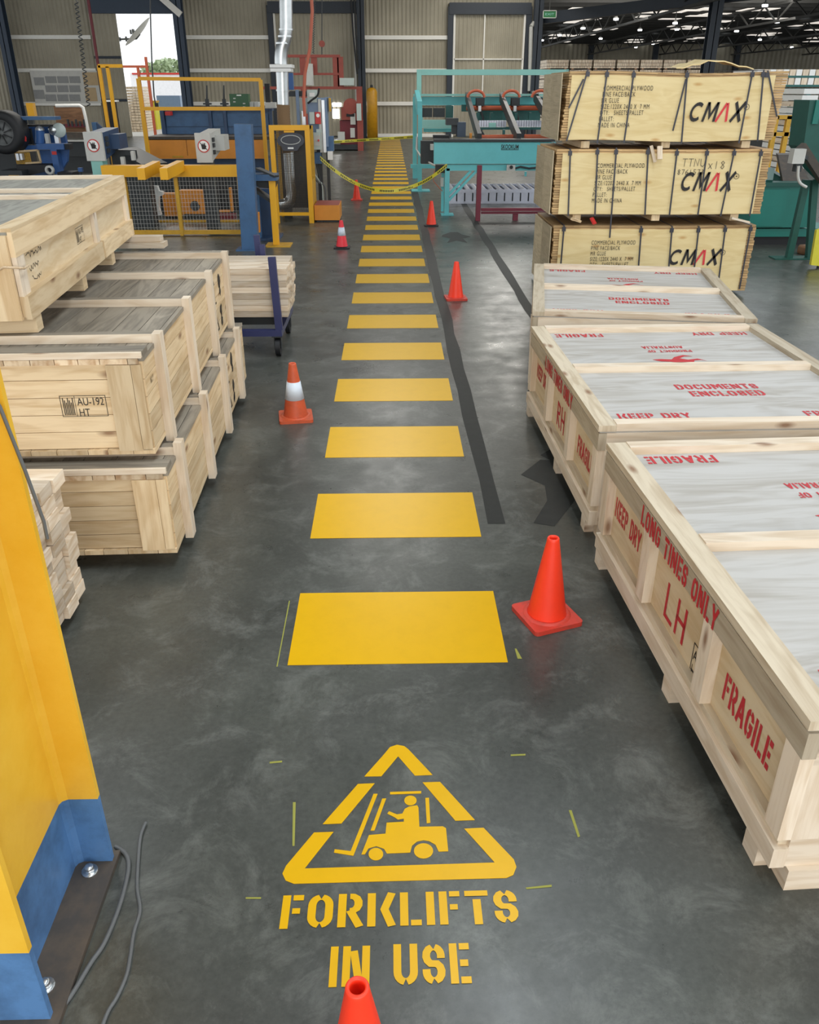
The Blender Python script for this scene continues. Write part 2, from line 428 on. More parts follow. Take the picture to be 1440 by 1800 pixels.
def ribbon(pts, t, cap):
    n = len(pts); P = [Vector((p[0], p[1])) for p in pts]
    if cap == 's':
        P[0] = P[0] - (P[1] - P[0]).normalized() * t / 2; P[-1] = P[-1] + (P[-1] - P[-2]).normalized() * t / 2
    L = []; Rr = []
    for i in range(n):
        d0 = (P[i] - P[i - 1]).normalized() if i else (P[1] - P[0]).normalized()
        d1 = (P[i + 1] - P[i]).normalized() if i < n - 1 else d0
        nn = Vector((-d0.y - d1.y, d0.x + d1.x)).normalized(); k = max(0.45, nn.dot(Vector((-d0.y, d0.x))))
        L.append(P[i] + nn * t / 2 / k); Rr.append(P[i] - nn * t / 2 / k)
    return [[tuple(Rr[i]), tuple(Rr[i + 1]), tuple(L[i + 1]), tuple(L[i])] for i in range(n - 1)]
def stencil(txt, t=0.2, space=0.13, shear=0.0, wx=1.0):
    """stencil capitals of height 1: (polygons, width)"""
    x = 0.0; out = []
    for ch in txt:
        if ch == ' ': x += 0.5 * wx; continue
        wd, strokes = GLY[ch]; wd = t if ch == 'I' else wd * wx
        for cap, pts in strokes:
            q = [(x + t / 2 + p[0] * (wd - t), t / 2 + p[1] * (1 - t)) for p in pts]
            out += ribbon(q, t, cap)
        x += wd + space
    out = [[(a + b * shear, b) for a, b in p] for p in out]
    return out, x - space
def font_polys(txt, bold=0.0, sp=1.0):
    cu = bpy.data.curves.new('tmp', 'FONT'); cu.body = txt; cu.space_character = sp; cu.size = 1.0; cu.offset = bold
    o = bpy.data.objects.new('tmp', cu); COL.objects.link(o)
    dg = bpy.context.evaluated_depsgraph_get(); me = o.evaluated_get(dg).to_mesh()
    vs = [(v.co.x, v.co.y) for v in me.vertices]; out = [[vs[i] for i in p.vertices] for p in me.polygons]
    o.evaluated_get(dg).to_mesh_clear(); bpy.data.objects.remove(o); bpy.data.curves.remove(cu)
    if vs:
        x0 = min(a for a, b in vs); x1 = max(a for a, b in vs); y0 = 0.0; y1 = max(b for a, b in vs)
        out = [[(a - x0, b) for a, b in p] for p in out]; return out, x1 - x0, y1
    return out, 0, 1
def letters(parent, polys, wdt, o, u, v, width, height, mat, label, local=True, hgt=1.0):
    """lettering part: polys of size wdt x hgt fitted to width x height with lower-left corner o"""
    m = MB(); u = Vector(u).normalized(); v = Vector(v).normalized()
    q = [[(a * width / wdt, b * height / hgt) for a, b in p] for p in polys]
    nrm = u.cross(v) * 2.5e-6
    for i, p in enumerate(q): m.flat([p], Vector(o) + nrm * i, u, v)
    l = m.build('lettering', mat, parent, local=local)
    if label: l['label'] = label
    return l

# ================================================================== THE BUILDING
YW = 50.0
MB().bb(-34, 70, -14, 104, -0.2, 0).build('floor', 'polished_concrete', bevel=0)
struct(bpy.data.objects['floor'])
struct(MB().bb(-60, 7.9, YW + 0.45, 160, -0.18, 0.012).build('ground', 'asphalt'))

def sheet(m, x0, x1, z0, z1, Y, pitch=0.21, amp=0.03):
    n = max(4, int((x1 - x0) / pitch * 4)); pts = []
    prof = [0, amp, amp, 0]
    xs = [x0 + (x1 - x0) * i / n for i in range(n + 1)]
    for i in range(n):
        a, b = prof[i % 4], prof[(i + 1) % 4]
        m.poly([(xs[i], Y - a, z0), (xs[i + 1], Y - b, z0), (xs[i + 1], Y - b, z1), (xs[i], Y - a, z1)])
    m.bb(x0, x1, Y + 0.01, Y + 0.05, z0, z1)
def X(px, py=60, Y=YW): return at(px, py, Y).x
def Z(py, px=600, Y=YW): return at(px, py, Y).z
ZT = 9.0
m = MB()
sheet(m, -34, -14.15, 0, ZT, YW); sheet(m, -14.15, -11.1, 5.8, ZT, YW); sheet(m, -11.1, 7.8, 0, ZT, YW)
struct(m.build('wall_back', 'corrugated'))
m = MB()
for py in (66, 124, 182, 238):
    z = Z(py)
    for a, b in ((X(16), X(160)), (X(326), X(476)), (X(641), X(790))):
        m.bb(a, b, YW - 0.16, YW - 0.04, z - 0.09, z + 0.09)
    if py == 66:
        pass
struct(m.build('trim_1', 'girt'))
# doors of the back wall: dark frames, sheeted leaves
def framed_door(name, xa, xb, zt, mid):
    m = MB()
    m.bb(xa - 0.16, xa + 0.12, YW - 0.3, YW - 0.05, 0, zt + 0.35)
    m.bb(xa - 0.1, xb + 0.1, YW - 0.34, YW - 0.05, zt, zt + 0.52)
    if mid: m.bb(xb - 0.12, xb + 0.16, YW - 0.3, YW - 0.05, 0, zt + 0.35)
    d = struct(m.build(name, 'column_navy'))
    l = MB(); sheet(l, xa + 0.2, xb - 0.2, 0.05, zt, YW - 0.08)
    lo = l.build('door_leaf', 'corrugated', d)
    e = MB()
    e.bb(xa + 0.14, xa + 0.24, YW - 0.2, YW - 0.1, 0, zt); e.bb(xb - 0.24, xb - 0.14, YW - 0.2, YW - 0.1, 0, zt)
    if mid:
        xm = X(851); e.bb(xm - 0.03, xm + 0.03, YW - 0.2, YW - 0.1, 0, zt); zz = Z(104); e.bb(xa + .2, xb - .2, YW - 0.2, YW - 0.1, zz - 0.03, zz + 0.03)
    e.build('edge_strip', 'girt', d)
framed_door('door_2', X(478), X(630), Z(24), False)
framed_door('door_3', X(792), X(927), Z(26, 860), True)
m = MB(); m.bb(-15.4, -11.1, YW - 0.36, YW - 0.06, 5.8, 6.45)
struct(m.build('door_1', 'column_blue'))
l = MB(); sheet(l, -15.5, -14.1, 0.02, 5.8, YW - 0.12)
sd = l.build('door_leaf', 'corrugated', bpy.data.objects['door_1'])
r_ = MB()
for zz in (Z(101, 190), Z(176, 200)): r_.bb(-15.5, -14.1, YW - 0.2, YW - 0.14, zz - 0.06, zz + 0.06)
r_.build('door_rail', 'column_navy', bpy.data.objects['door_1'])
# columns
def ibeam(m, x, y, wd, dp, z0, z1):
    m.bb(x - wd / 2, x + wd / 2, y - dp / 2, y - dp / 2 + 0.03, z0, z1); m.bb(x - wd / 2, x + wd / 2, y + dp / 2 - 0.03, y + dp / 2, z0, z1)
    m.bb(x - 0.02, x + 0.02, y - dp / 2, y + dp / 2, z0, z1)
def column(px0, px1, name, mat='column_navy', Y=YW - 0.55):
    xa, xb = X(px0, 60, Y), X(px1, 60, Y)
    m = MB(); ibeam(m, (xa + xb) / 2, Y, xb - xa, 0.5, 0, ZT); m.bb(xa - 0.1, xb + 0.1, Y - 0.35, Y + 0.35, 0, 0.03)
    return struct(m.build(name, mat))
column(0, 15, 'trim_2', 'column_blue'); column(309, 325, 'trim_3', 'column_blue'); column(628, 641, 'trim_4'); column(937, 952, 'trim_5')
m = MB(); m.bar(at(318, 26, YW - 0.8), at(268, -18, YW - 0.8), 0.14, 0.3); struct(m.build('trim_6', 'girt'))
m = MB(); m.tube([at(934, 47, YW - 0.6), at(931, 160, YW - 0.6)], 0.11); m.tube([at(934, 47, YW - 0.6), at(939, 40, YW - 0.5)], 0.11)
tag(m.build('downpipe', 'machine_grey'), 'pale vertical downpipe beside the dark steel column left of the green exit sign', 'pipe')
# roofs: main bay with daylight strips, darker long bay to the right
m = MB()
xs = [-34, -10.2, -7.8, -6.6, -4.4, -1.1, 3.0, 4.4, 6.6, 8.2]
m.bb(-34, 8.2, -14, YW + 0.4, 9.0, 9.08)
struct(m.build('ceiling', 'roof_dark'))
m = MB()
RZ = 6.9
# roof sheets of the long bay, laid in bands; open gaps between bands let the sky through (translucent strips)
y = 36.0
random.seed(3)
while y < 104:
    x = 8.2
    while x < 70:
        L = random.uniform(5, 9); m.bb(x, x + L, y, y + 2.55, RZ + 0.02, RZ + 0.07); 
        x += L + (random.choice([0.0, 0.0, 0.35, 0.7]) if y > 50 else 0)
    y += 2.6
struct(m.build('ceiling', 'roof_dark'))
m = MB()
for i in range(27):
    yy = 37 + i * 2.5; m.bb(8, 70, yy - 0.05, yy + 0.05, RZ - 0.2, RZ)
for xx in (14, 22, 30, 38, 46, 54):
    m.bb(xx - 0.08, xx + 0.08, 36, 104, RZ - 0.34, RZ - 0.2); m.bb(xx - 0.07, xx + 0.07, 36, 104, RZ - 1.2, RZ - 1.08)
    for k in range(34):
        a = 36 + 2 * k; s_ = 1 if k % 2 else -1
        m.bar((xx, a, RZ - 0.7 - 0.45 * s_), (xx, a + 2, RZ - 0.7 + 0.45 * s_), 0.07)
struct(m.build('trim_7', 'purlin'))
m = MB(); m.bar(at(958, 32, 50), at(1440, -26, 42), 0.35, 0.5); m.bar((8.1, 49.5, 6.6), (8.9, 49.5, 7.6), 0.3); struct(m.build('trim_8', 'column_navy'))
column(1243, 1262, 'trim_9', 'column_navy', 44.0)
m = MB(); sheet(m, 8.0, 70, 0, 7.0, 104.0, 0.5, 0.05); struct(m.build('wall_far', 'corrugated'))
m = MB()
for px in (1041, 1155, 1300): 
    xx = at(px, 90, 103).x; m.bb(xx - 0.25, xx + 0.25, 103.2, 103.8, 0, 7)
struct(m.build('trim_10', 'column_navy'))
# high-bay lamps of the long bay
lamp0 = None
for i, (px, py, Y) in enumerate([(1083, 34, 56), (1025, 50, 62), (984, 62, 70), (1056, 68, 80), (1118, 83, 92), (1187, 41, 58), (1148, 77, 86),
        (1345, 10, 48), (1295, 55, 66), (1366, 39, 58), (1256, 70, 78), (1392, 83, 92), (1336, 70, 80), (953, 71, 84), (1241, 95, 98), (1190, 52, 68), (1125, 53, 66)]):
    p = at(px, py, Y)
    if lamp0 is None:
        l = thing('ceiling_light', '', 'lamp', p)
        MB().bb(-.03, .03, -.03, .03, .2, 1.0).build('hanger', 'purlin', l, local=True)
        MB().lathe([(0.0, .22), (.12, .22), (.14, .14), (.22, .1), (.22, .08), (.12, .12), (0, .13)], n=14).build('lamp_shade', 'machine_grey', l, local=True)
        MB().lathe([(0, -.08), (.2, -.06), (.21, .06), (0, .08)], n=14).build('lamp_lens', 'lamp_glow', l, local=True)
        lamp0 = l
    else: l = copy_tree(lamp0); l.location = p
    l.scale = (.7, .7, .7)
    l['label'] = 'small white high-bay lamp glowing under the dark truss roof at the right'; l['category'] = 'lamp'; l['group'] = 'high-bay lamps under the far roof'
# glowing strips added under the roof in place of light caught on the purlins
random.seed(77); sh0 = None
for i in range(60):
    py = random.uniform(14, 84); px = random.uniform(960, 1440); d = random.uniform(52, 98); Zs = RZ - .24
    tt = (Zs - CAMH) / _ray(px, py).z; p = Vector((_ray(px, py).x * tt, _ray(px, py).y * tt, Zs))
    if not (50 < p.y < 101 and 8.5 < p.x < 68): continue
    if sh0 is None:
        sh0 = MB().bb(-.45, .45, -.9, .9, -.012, .012).build('purlin_glow_strip', 'purlin_glow'); o = sh0
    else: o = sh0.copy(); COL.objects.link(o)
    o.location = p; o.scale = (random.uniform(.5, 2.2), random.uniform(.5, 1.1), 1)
    tag(o, 'pale glowing strip standing in for lit purlins under the dark roof at the upper right', 'glow strip', 'glowing strips standing in for lit purlins of the far bay')
# exit sign
es = thing('exit_sign', 'green exit sign hanging beside the steel column at the top right', 'sign', at(967, 33, 47))
m = MB().pbox(955, 18, 978, 32, 47, 0.08); m.build('sign_panel', 'sign_green', es)
m = MB(); a = at(955, 18, 46.98); b = at(978, 32, 46.98)
for q in ((a.x, b.x, a.z - .03, a.z), (a.x, b.x, b.z, b.z + .03), (a.x, a.x + .03, b.z, a.z), (b.x - .03, b.x, b.z, a.z)): m.bb(q[0], q[1], 46.97, 47.0, q[2], q[3])
m.build('sign_border', 'machine_grey', es)
pl, wd, hh = font_polys('EXIT'); letters(es, pl, wd, (a.x + .12, 46.96, b.z + .12), (1, 0, 0), (0, 0, 1), b.x - a.x - .24, a.z - b.z - .24, 'teal_light', 'pale EXIT lettering', local=False, hgt=hh)
# the letters were given in place coordinates: shift to the sign
m = MB(); m.bb(a.x + .3, a.x + .34, 47.0, 47.04, a.z, a.z + 0.9); m.build('hanger', 'purlin', es)

# ------------------------------------------------------------------ floor paint
def ordinal(n):
    W = ['first', 'second', 'third', 'fourth', 'fifth', 'sixth', 'seventh', 'eighth', 'ninth', 'tenth', 'eleventh', 'twelfth', 'thirteenth', 'fourteenth', 'fifteenth', 'sixteenth', 'seventeenth', 'eighteenth', 'nineteenth']
    if n <= 19: return W[n - 1]
    tens = {20: 'twentieth', 30: 'thirtieth', 40: 'fortieth'}
    if n in tens: return tens[n]
    return {2: 'twenty', 3: 'thirty'}[n // 10] + '-' + W[n % 10 - 1]
for k in range(39):
    y0 = 3.03 + 1.1865 * k
    m = MB(); j = [random.uniform(-.006, .006) for _ in range(4)]
    m.bb(-0.49 + j[0], 0.51 + j[1], y0 + j[2], y0 + 0.6 + j[3], 0.0002, 0.0022)
    o = m.build('floor_stripe', 'paint_yellow_floor', loc=(0.01, y0 + .3, 0))
    tag(o, ordinal(k + 1) + ' yellow walkway stripe counting back from the forklift sign', 'floor marking', 'yellow walkway stripes')
def edge_strip(pts_l, pts_r):
    m = MB()
    for i in range(len(pts_l) - 1):
        m.poly([pts_l[i], pts_r[i], pts_r[i + 1], pts_l[i + 1]])
    return m
random.seed(11)
def strip(x0a, x1a, ya, x0b, x1b, yb, n):
    L = []; Rr = []
    for i in range(n + 1):
        t = i / n; y = ya + (yb - ya) * t
        L.append((x0a + (x0b - x0a) * t + random.uniform(-.012, .012), y, 0.0012)); Rr.append((x1a + (x1b - x1a) * t + random.uniform(-.012, .012), y, 0.0012))
    return edge_strip(L, Rr)
tag(strip(.567, .671, 4.38, .53, .70, 23, 30).build('floor_line', 'paint_black_floor'), 'long black painted line along the right edge of the yellow stripes', 'floor marking')
tag(strip(1.58, 1.70, 9.2, 1.60, 1.74, 21, 22).build('floor_line', 'paint_black_floor'), 'black painted line running from the white crates to the teal machine', 'floor marking')
def floor_shape(name, px, mat, label, cat='floor marking', z=0.0014):
    m = MB(); P = [gz(a, b, z) for a, b in px]; m.poly(P); return tag(m.build(name, mat), label, cat)
floor_shape('floor_arrow', [(972, 787), (1000, 790), (985, 800), (1040, 870), (1010, 880), (975, 925), (938, 919), (962, 880), (958, 853), (916, 834), (950, 808), (968, 809), (950, 800)],
            'paint_black_floor', 'black painted-over arrow beside the middle white crate')
floor_shape('floor_arrow', [(778, 413), (792, 408), (805, 408), (812, 412), (828, 416), (814, 419), (822, 427), (803, 423), (786, 427), (792, 419), (776, 416)], 'paint_black_floor', 'small black painted-over arrow in front of the teal machine')
# forklift warning sign on the floor, measured on the photograph's floor plane
fs = thing('floor_sign', 'yellow painted warning triangle with forklift and the words FORKLIFTS IN USE', 'floor sign', (0, 1.9, 0))
def q(zx, zy): return gz(420 + zx / 2.4828, 1280 + zy / 2.4828, 0.002)
def sign_part(name, polys, label=None):
    m = MB()
    for p in polys:
        P = [q(a, b) for a, b in p]; m.prism(P, (0, 0, -0.0016))
    o = m.build(name, 'paint_yellow_floor', fs)
    if label: o['label'] = label
sign_part('triangle_border', [[(548, 210), (628, 120), (660, 82), (690, 72), (722, 78), (740, 92), (845, 203), (768, 206), (695, 122), (622, 209)]], 'top corner of the triangle')
sign_part('triangle_border', [[(520, 243), (593, 240), (448, 415), (366, 418)]]); sign_part('triangle_border', [[(802, 236), (878, 234), (1030, 400), (945, 403)]])
sign_part('triangle_border', [[(328, 455), (413, 452), (287, 612), (1117, 586), (984, 438), (1068, 434), (1200, 572), (1212, 605), (1198, 640), (1168, 653), (240, 678), (204, 664), (190, 634), (206, 600)]])
def circ(cx, cy, rx, ry, n=24): return [(cx + rx * math.cos(2 * math.pi * i / n), cy + ry * math.sin(2 * math.pi * i / n)) for i in range(n)]
sign_part('forklift_body', [[(535, 550), (568, 466), (640, 460), (645, 412), (720, 408), (720, 394), (694, 398), (680, 388), (648, 372), (656, 362), (690, 376), (714, 372), (724, 352), (742, 342), (778, 336), (784, 346), (788, 430), (890, 428), (904, 436), (914, 536), (872, 538), (858, 508), (830, 492), (806, 488), (778, 494), (756, 512), (748, 542), (646, 546), (634, 526), (600, 514), (566, 524), (550, 550)]])
sign_part('driver_head', [circ(749, 315, 27, 21)])
sign_part('wheel', [circ(598, 549, 32, 27)]); sign_part('wheel', [circ(806, 535, 42, 33)])
sign_part('overhead_guard', [[(660, 278), (796, 274), (796, 284), (660, 288)], [(814, 304), (830, 303), (836, 412), (820, 414)]])
sign_part('fork', [[(588, 286), (606, 286), (500, 556), (415, 542), (418, 528), (488, 536)], [(626, 307), (643, 306), (592, 446), (575, 446)]])
for txt, xl, xr, yb, yt in (('FORKLIFTS', -.370, .384, 1.703, 1.823), ('IN USE', -.204, .216, 1.512, 1.640)):
    pl, wd = stencil(txt, t=0.165, space=0.10, wx=.80); letters(fs, pl, wd, (xl, yb, .002), (1, 0.008, 0), (0, 1, 0), xr - xl, yt - yb, 'paint_yellow_floor', 'yellow stencilled words ' + txt, local=False)
# chalk ticks left from setting out
for px, lab in (([(515, 1410), (520, 1410), (518, 1487), (514, 1487)], 'long yellow chalk tick left of the warning triangle'),
        ([(1000, 1424), (1005, 1424), (1020, 1470), (1016, 1472)], 'slanted yellow chalk tick right of the warning triangle'),
        ([(474, 1339), (496, 1337), (496, 1340), (474, 1342)], 'short yellow chalk dash upper left of the warning triangle'),
        ([(898, 1326), (924, 1325), (924, 1328), (898, 1329)], 'short yellow chalk dash upper right of the warning triangle'),
        ([(924, 1560), (970, 1555), (970, 1559), (926, 1563)], 'yellow chalk dash right of the word FORKLIFTS'),
        ([(508, 1056), (510, 1056), (488, 1172), (486, 1172)], 'faint long yellow line left of the first walkway stripe'),
        ([(905, 1140), (908, 1140), (918, 1158), (910, 1158)], 'small yellow overspray mark right of the first walkway stripe'),
        ([(432, 1577), (459, 1577), (459, 1580), (432, 1580)], 'short yellow chalk dash left of the word FORKLIFTS')):
    m = MB(); m.poly([gz(a, b, .0012) for a, b in px]); tag(m.build('chalk_mark', 'chalk'), lab, 'chalk mark', 'setting-out chalk marks')

# ------------------------------------------------------------------ traffic cones
def cone(name, label, loc, rz, body, base, band=None, h=0.45):
    t = thing(name, label, 'traffic cone', loc, R(rz), 'traffic cones along the walkway')
    s = 0.132; m = MB(); n = 6; P = []
    for cx, cy, a0 in ((s - .02, s - .02, 0), (-s + .02, s - .02, 90), (-s + .02, -s + .02, 180), (s - .02, -s + .02, 270)):
        P += [(cx + .02 * math.cos(R(a0 + 18 * i)), cy + .02 * math.sin(R(a0 + 18 * i)), 0.0) for i in range(6)]
    m.prism(P, (0, 0, .024)); m.lathe([(.118, .024), (.112, .03), (.096, .034), (.09, .024)])
    m.build('cone_base', base, t, local=True, bevel=.005, seg=2)
    k = h / .45
    pr = [(.096, .026), (.092, .05)] + [(.092 - .062 * i / 6, .05 + .385 * k * i / 6) for i in range(1, 7)]
    zt = pr[-1][1]
    pr += [(.029, zt + .010 * k), (.026, zt + .015 * k), (.020, zt + .014 * k), (.018, zt + .004), (.022, zt - .1), (.03, zt - .2)]
    MB().lathe(pr).build('cone_body', body, t, local=True)
    if band:
        z0, z1 = band; f = lambda z: .092 - .062 * (z - .05) / (.385 * k) + .0022
        MB().lathe([(f(z0) - .003, z0), (f(z0), z0), (f(z1), z1), (f(z1) - .003, z1)]).build('reflective_band', 'reflective_band', t, local=True)
    return t
cone('traffic_cone', 'bright orange cone cut off by the bottom edge, on the words IN USE', (-.097, 1.222, 0), 12, 'cone_red', 'cone_base_red')
cone('traffic_cone', 'bright orange cone standing beside the front white crate', (.752, 3.39, 0), 20, 'cone_red', 'cone_base_red')
cone('traffic_cone', 'faded orange cone with pale band nearest the left timber crates', (-.772, 6.21, 0), 8, 'cone_faded', 'cone_faded', (.165, .305))
cone('traffic_cone', 'orange cone with brick-red base beside the black line, behind the front one', (.80, 10.38, 0), 5, 'cone_red', 'cone_base_red')
cone('traffic_cone', 'pinkish red cone with white band and black base by the orange box', (-.81, 14.12, 0), 0, 'cone_pink', 'rubber_black', (.2, .33), .43)
cone('traffic_cone', 'orange cone with dark base in front of the teal machine', (.773, 16.57, 0), 0, 'cone_red', 'rubber_black')
cone('traffic_cone', 'farthest orange cone, left of the stripes under the caution tape', (-.80, 20.7, 0), 0, 'cone_red', 'cone_base_red')

# ================================================================== WHITE CRATES (right)
def white_crate(label, loc, rz, side_code):
    W, L, H = 1.78, 2.12, 0.69
    t = thing('shipping_crate', label, 'crate', loc, R(rz), 'white timber crates with red stencils')
    hx, hy = W / 2, L / 2; zb = 0.09
    B = dict(local=True, bevel=.003)
    for y in (-hy + .03, -hy + .13, -.10, hy - .06):
        MB().bb(-hx + (.005 if y != -hy + .03 else .06), hx - .01, y - .045, y + .045, 0, zb).build('bearer', 'pine_pale', t, **B)
    MB().bb(-hx + .05, hx - .05, -hy + .05, hy - .05, zb, zb + .02).build('base_panel', 'ply_white', t, **B)
    zl = H - .035                                     # underside of the lid frame
    MB().bb(-hx + .05, -hx + .062, -hy + .05, hy - .05, zb, zl).build('side_panel', 'ply_tan', t, **B)
    MB().bb(hx - .062, hx - .05, -hy + .05, hy - .05, zb, zl).build('side_panel', 'ply_tan', t, **B)
    MB().bb(-hx + .05, hx - .05, -hy + .05, -hy + .062, zb, zl).build('end_panel', 'ply_white', t, **B)
    MB().bb(-hx + .05, hx - .05, hy - .062, hy - .05, zb, zl).build('end_panel', 'ply_white', t, **B)
    for sx in (-1, 1):
        a, b = sx * (hx - .05), sx * (hx - .005)
        MB().bb(a, b, -hy, hy, zl - .10, zl).build('top_rail', 'pine_grey', t, **B)
        MB().bb(a, sx * (hx - .02), -hy + .02, hy - .02, zb + .085, zb + .12).build('bottom_rail', 'pine_grey', t, **B)
        MB().bb(a, sx * hx, -hy, hy, zb + .001, zb + .085).build('bottom_rail', 'pine_pale', t, **B)
        for y in (-hy + .05, -hy / 3, hy / 3, hy - .05):
            MB().bb(a, b, y - .045, y + .045, zb + .12, zl - .10).build('post', 'pine_pale', t, **B)
    for sy in (-1, 1):
        a, b = sy * (hy - .05), sy * (hy - .005)
        MB().bb(-hx + .05, hx - .05, a, b, zl - .13, zl).build('top_rail', 'pine_pale', t, **B)
        MB().bb(-hx + .05, hx - .05, a, b, zb, zb + .12).build('bottom_rail', 'pine_pale', t, **B)
        for x in (-hx + .095, 0, hx - .095): MB().bb(x - .045, x + .045, a, b, zb + .12, zl - .13).build('post', 'pine_pale', t, **B)
    MB().bb(-hx + .012, hx - .012, -hy + .012, hy - .012, zl, zl + .012, grain=0).build('lid_panel', 'ply_white', t, **B)
    zp = zl + .012
    for sx in (-1, 1): MB().bb(sx * hx, sx * (hx - .10), -hy, hy, zp, zp + .035).build('rim_board', 'pine_grey', t, **B)
    for y in (-hy + .045, .02, hy - .045): MB().bb(-hx + .1, hx - .1, y - .04, y + .04, zp, zp + .042).build('lid_batten', 'pine_pale', t, **B)
    def top(txt, xc, yc, wd_, h_, flip, thick=.2):
        pl, wd = stencil(txt, t=thick); s = -1 if flip else 1
        letters(t, pl, wd, (xc - s * wd_ / 2, yc - s * h_ / 2, zp + .0015), (s, 0, 0), (0, s, 0), wd_, h_, 'stencil_red', 'red stencilled words ' + txt)
    top('FRAGILE', -hx + .34, hy - .16, .36, .09, True); top('KEEP DRY', hx - .36, hy - .15, .42, .08, True)
    top('KEEP DRY', -hx + .38, -hy + .23, .42, .085, False); top('FRAGILE', hx - .34, -hy + .23, .36, .085, False)
    top('DOCUMENTS', .04, -.33, .52, .095, False); top('ENCLOSED', .06, -.46, .46, .095, False)
    top('AUSTRALIA', -.02, .56, .30, .06, True); top('PRODUCT OF', .0, .46, .32, .055, True)
    roo = [(.30, .0), (.22, .04), (.12, .05), (.02, .085), (-.06, .10), (-.10, .085), (-.13, .12), (-.17, .10), (-.13, .07), (-.16, .03), (-.24, .02), (-.30, .04), (-.22, -.01), (-.10, .01), (-.02, -.02), (-.10, -.06), (-.20, -.06), (-.10, -.09), (.02, -.05), (.08, .0), (.2, -.01)]
    m = MB(); m.flat([[(-x * .62, -y * 1.1) for x, y in roo]], (-.0, .26, zp + .0015), (1, 0, 0), (0, 1, 0)); o = m.build('emblem', 'stencil_red', t, local=True); o['label'] = 'red leaping animal emblem'
    xs_ = -hx + .05 - .0015
    def side(txt, y0, y1, z0, h_, x=xs_, thick=.2):
        pl, wd = stencil(txt, t=thick); letters(t, pl, wd, (x, y1, z0), (0, -1, 0), (0, 0, 1), y1 - y0, h_, 'stencil_red', 'red stencilled words ' + txt)
    side('KEEP DRY', hy / 3 + .18, hy - .12, zb + .25, .11)
    side('FRAGILE', -hy + .21, -hy / 3 - .12, zb + .21, .12)
    hand = {'L': [[(0, 1), (0, 0), (.5, 0)]], 'R': [[(0, 0), (0, 1), (.45, .9), (.45, .6), (0, .5), (.5, 0)]], 'H': [[(.85, 1), (.85, 0)], [(.85, .5), (1.4, .5)], [(1.4, 1), (1.4, 0)]]}
    mm = MB()
    for ch in side_code:
        for st in hand[ch]: mm.flat(ribbon([(a_ * .15, b_ * .15) for a_, b_ in st], .022, 's'), (xs_, .14, zb + .17), (0, -1, 0), (0, 0, 1))
    mm.build('lettering', 'stencil_red', t, local=True)['label'] = 'red hand-painted letters ' + side_code
    side('LONG TINES ONLY', -hy / 3 - .06, hy / 3 + .10, zl - .105, .10, x=-hx + .005 - .0015)
    pl, wd, hh = font_polys('AU\nHT')
    letters(t, pl, wd, (xs_, -hy / 3 + .16, zb + .18), (0, -1, 0), (0, 0, 1), .07, .05, 'ink_black', 'small black treatment stamp', hgt=hh)
    m = MB()
    for (a0, a1, b0, b1) in ((-.01, .09, -.055, -.05), (-.01, .09, .07, .075), (-.01, -.005, -.055, .075), (.085, .09, -.055, .075)):
        m.flat([[(a0, b0), (a1, b0), (a1, b1), (a0, b1)]], (xs_, -hy / 3 + .16, zb + .18), (0, -1, 0), (0, 0, 1))
    m.build('stamp_border', 'ink_black', t, local=True)
    return t
def place(c0, c1, W=1.78, L=2.12):
    """crate centre and turn from its far-left and near-left top corners"""
    d = Vector(c0) - Vector(c1); a = math.atan2(-d.x, d.y)
    mid = (Vector(c0) + Vector(c1)) / 2
    return (mid.x + math.cos(a) * W / 2, mid.y + math.sin(a) * W / 2, 0), math.degrees(a)
l1, a1 = place((1.105, 3.94), (1.20, 1.82)); white_crate('front white crate marked LH, cut off by the right edge', l1, a1, 'LH')
l2, a2 = place((1.075, 6.30), (1.12, 4.18)); white_crate('middle white crate marked RH, between the two other white crates', l2, a2, 'RH')
l3, a3 = place((1.50, 8.86), (1.16, 6.78)); white_crate('farthest white crate, turned askew in front of the plywood packs', l3, a3, 'LH')

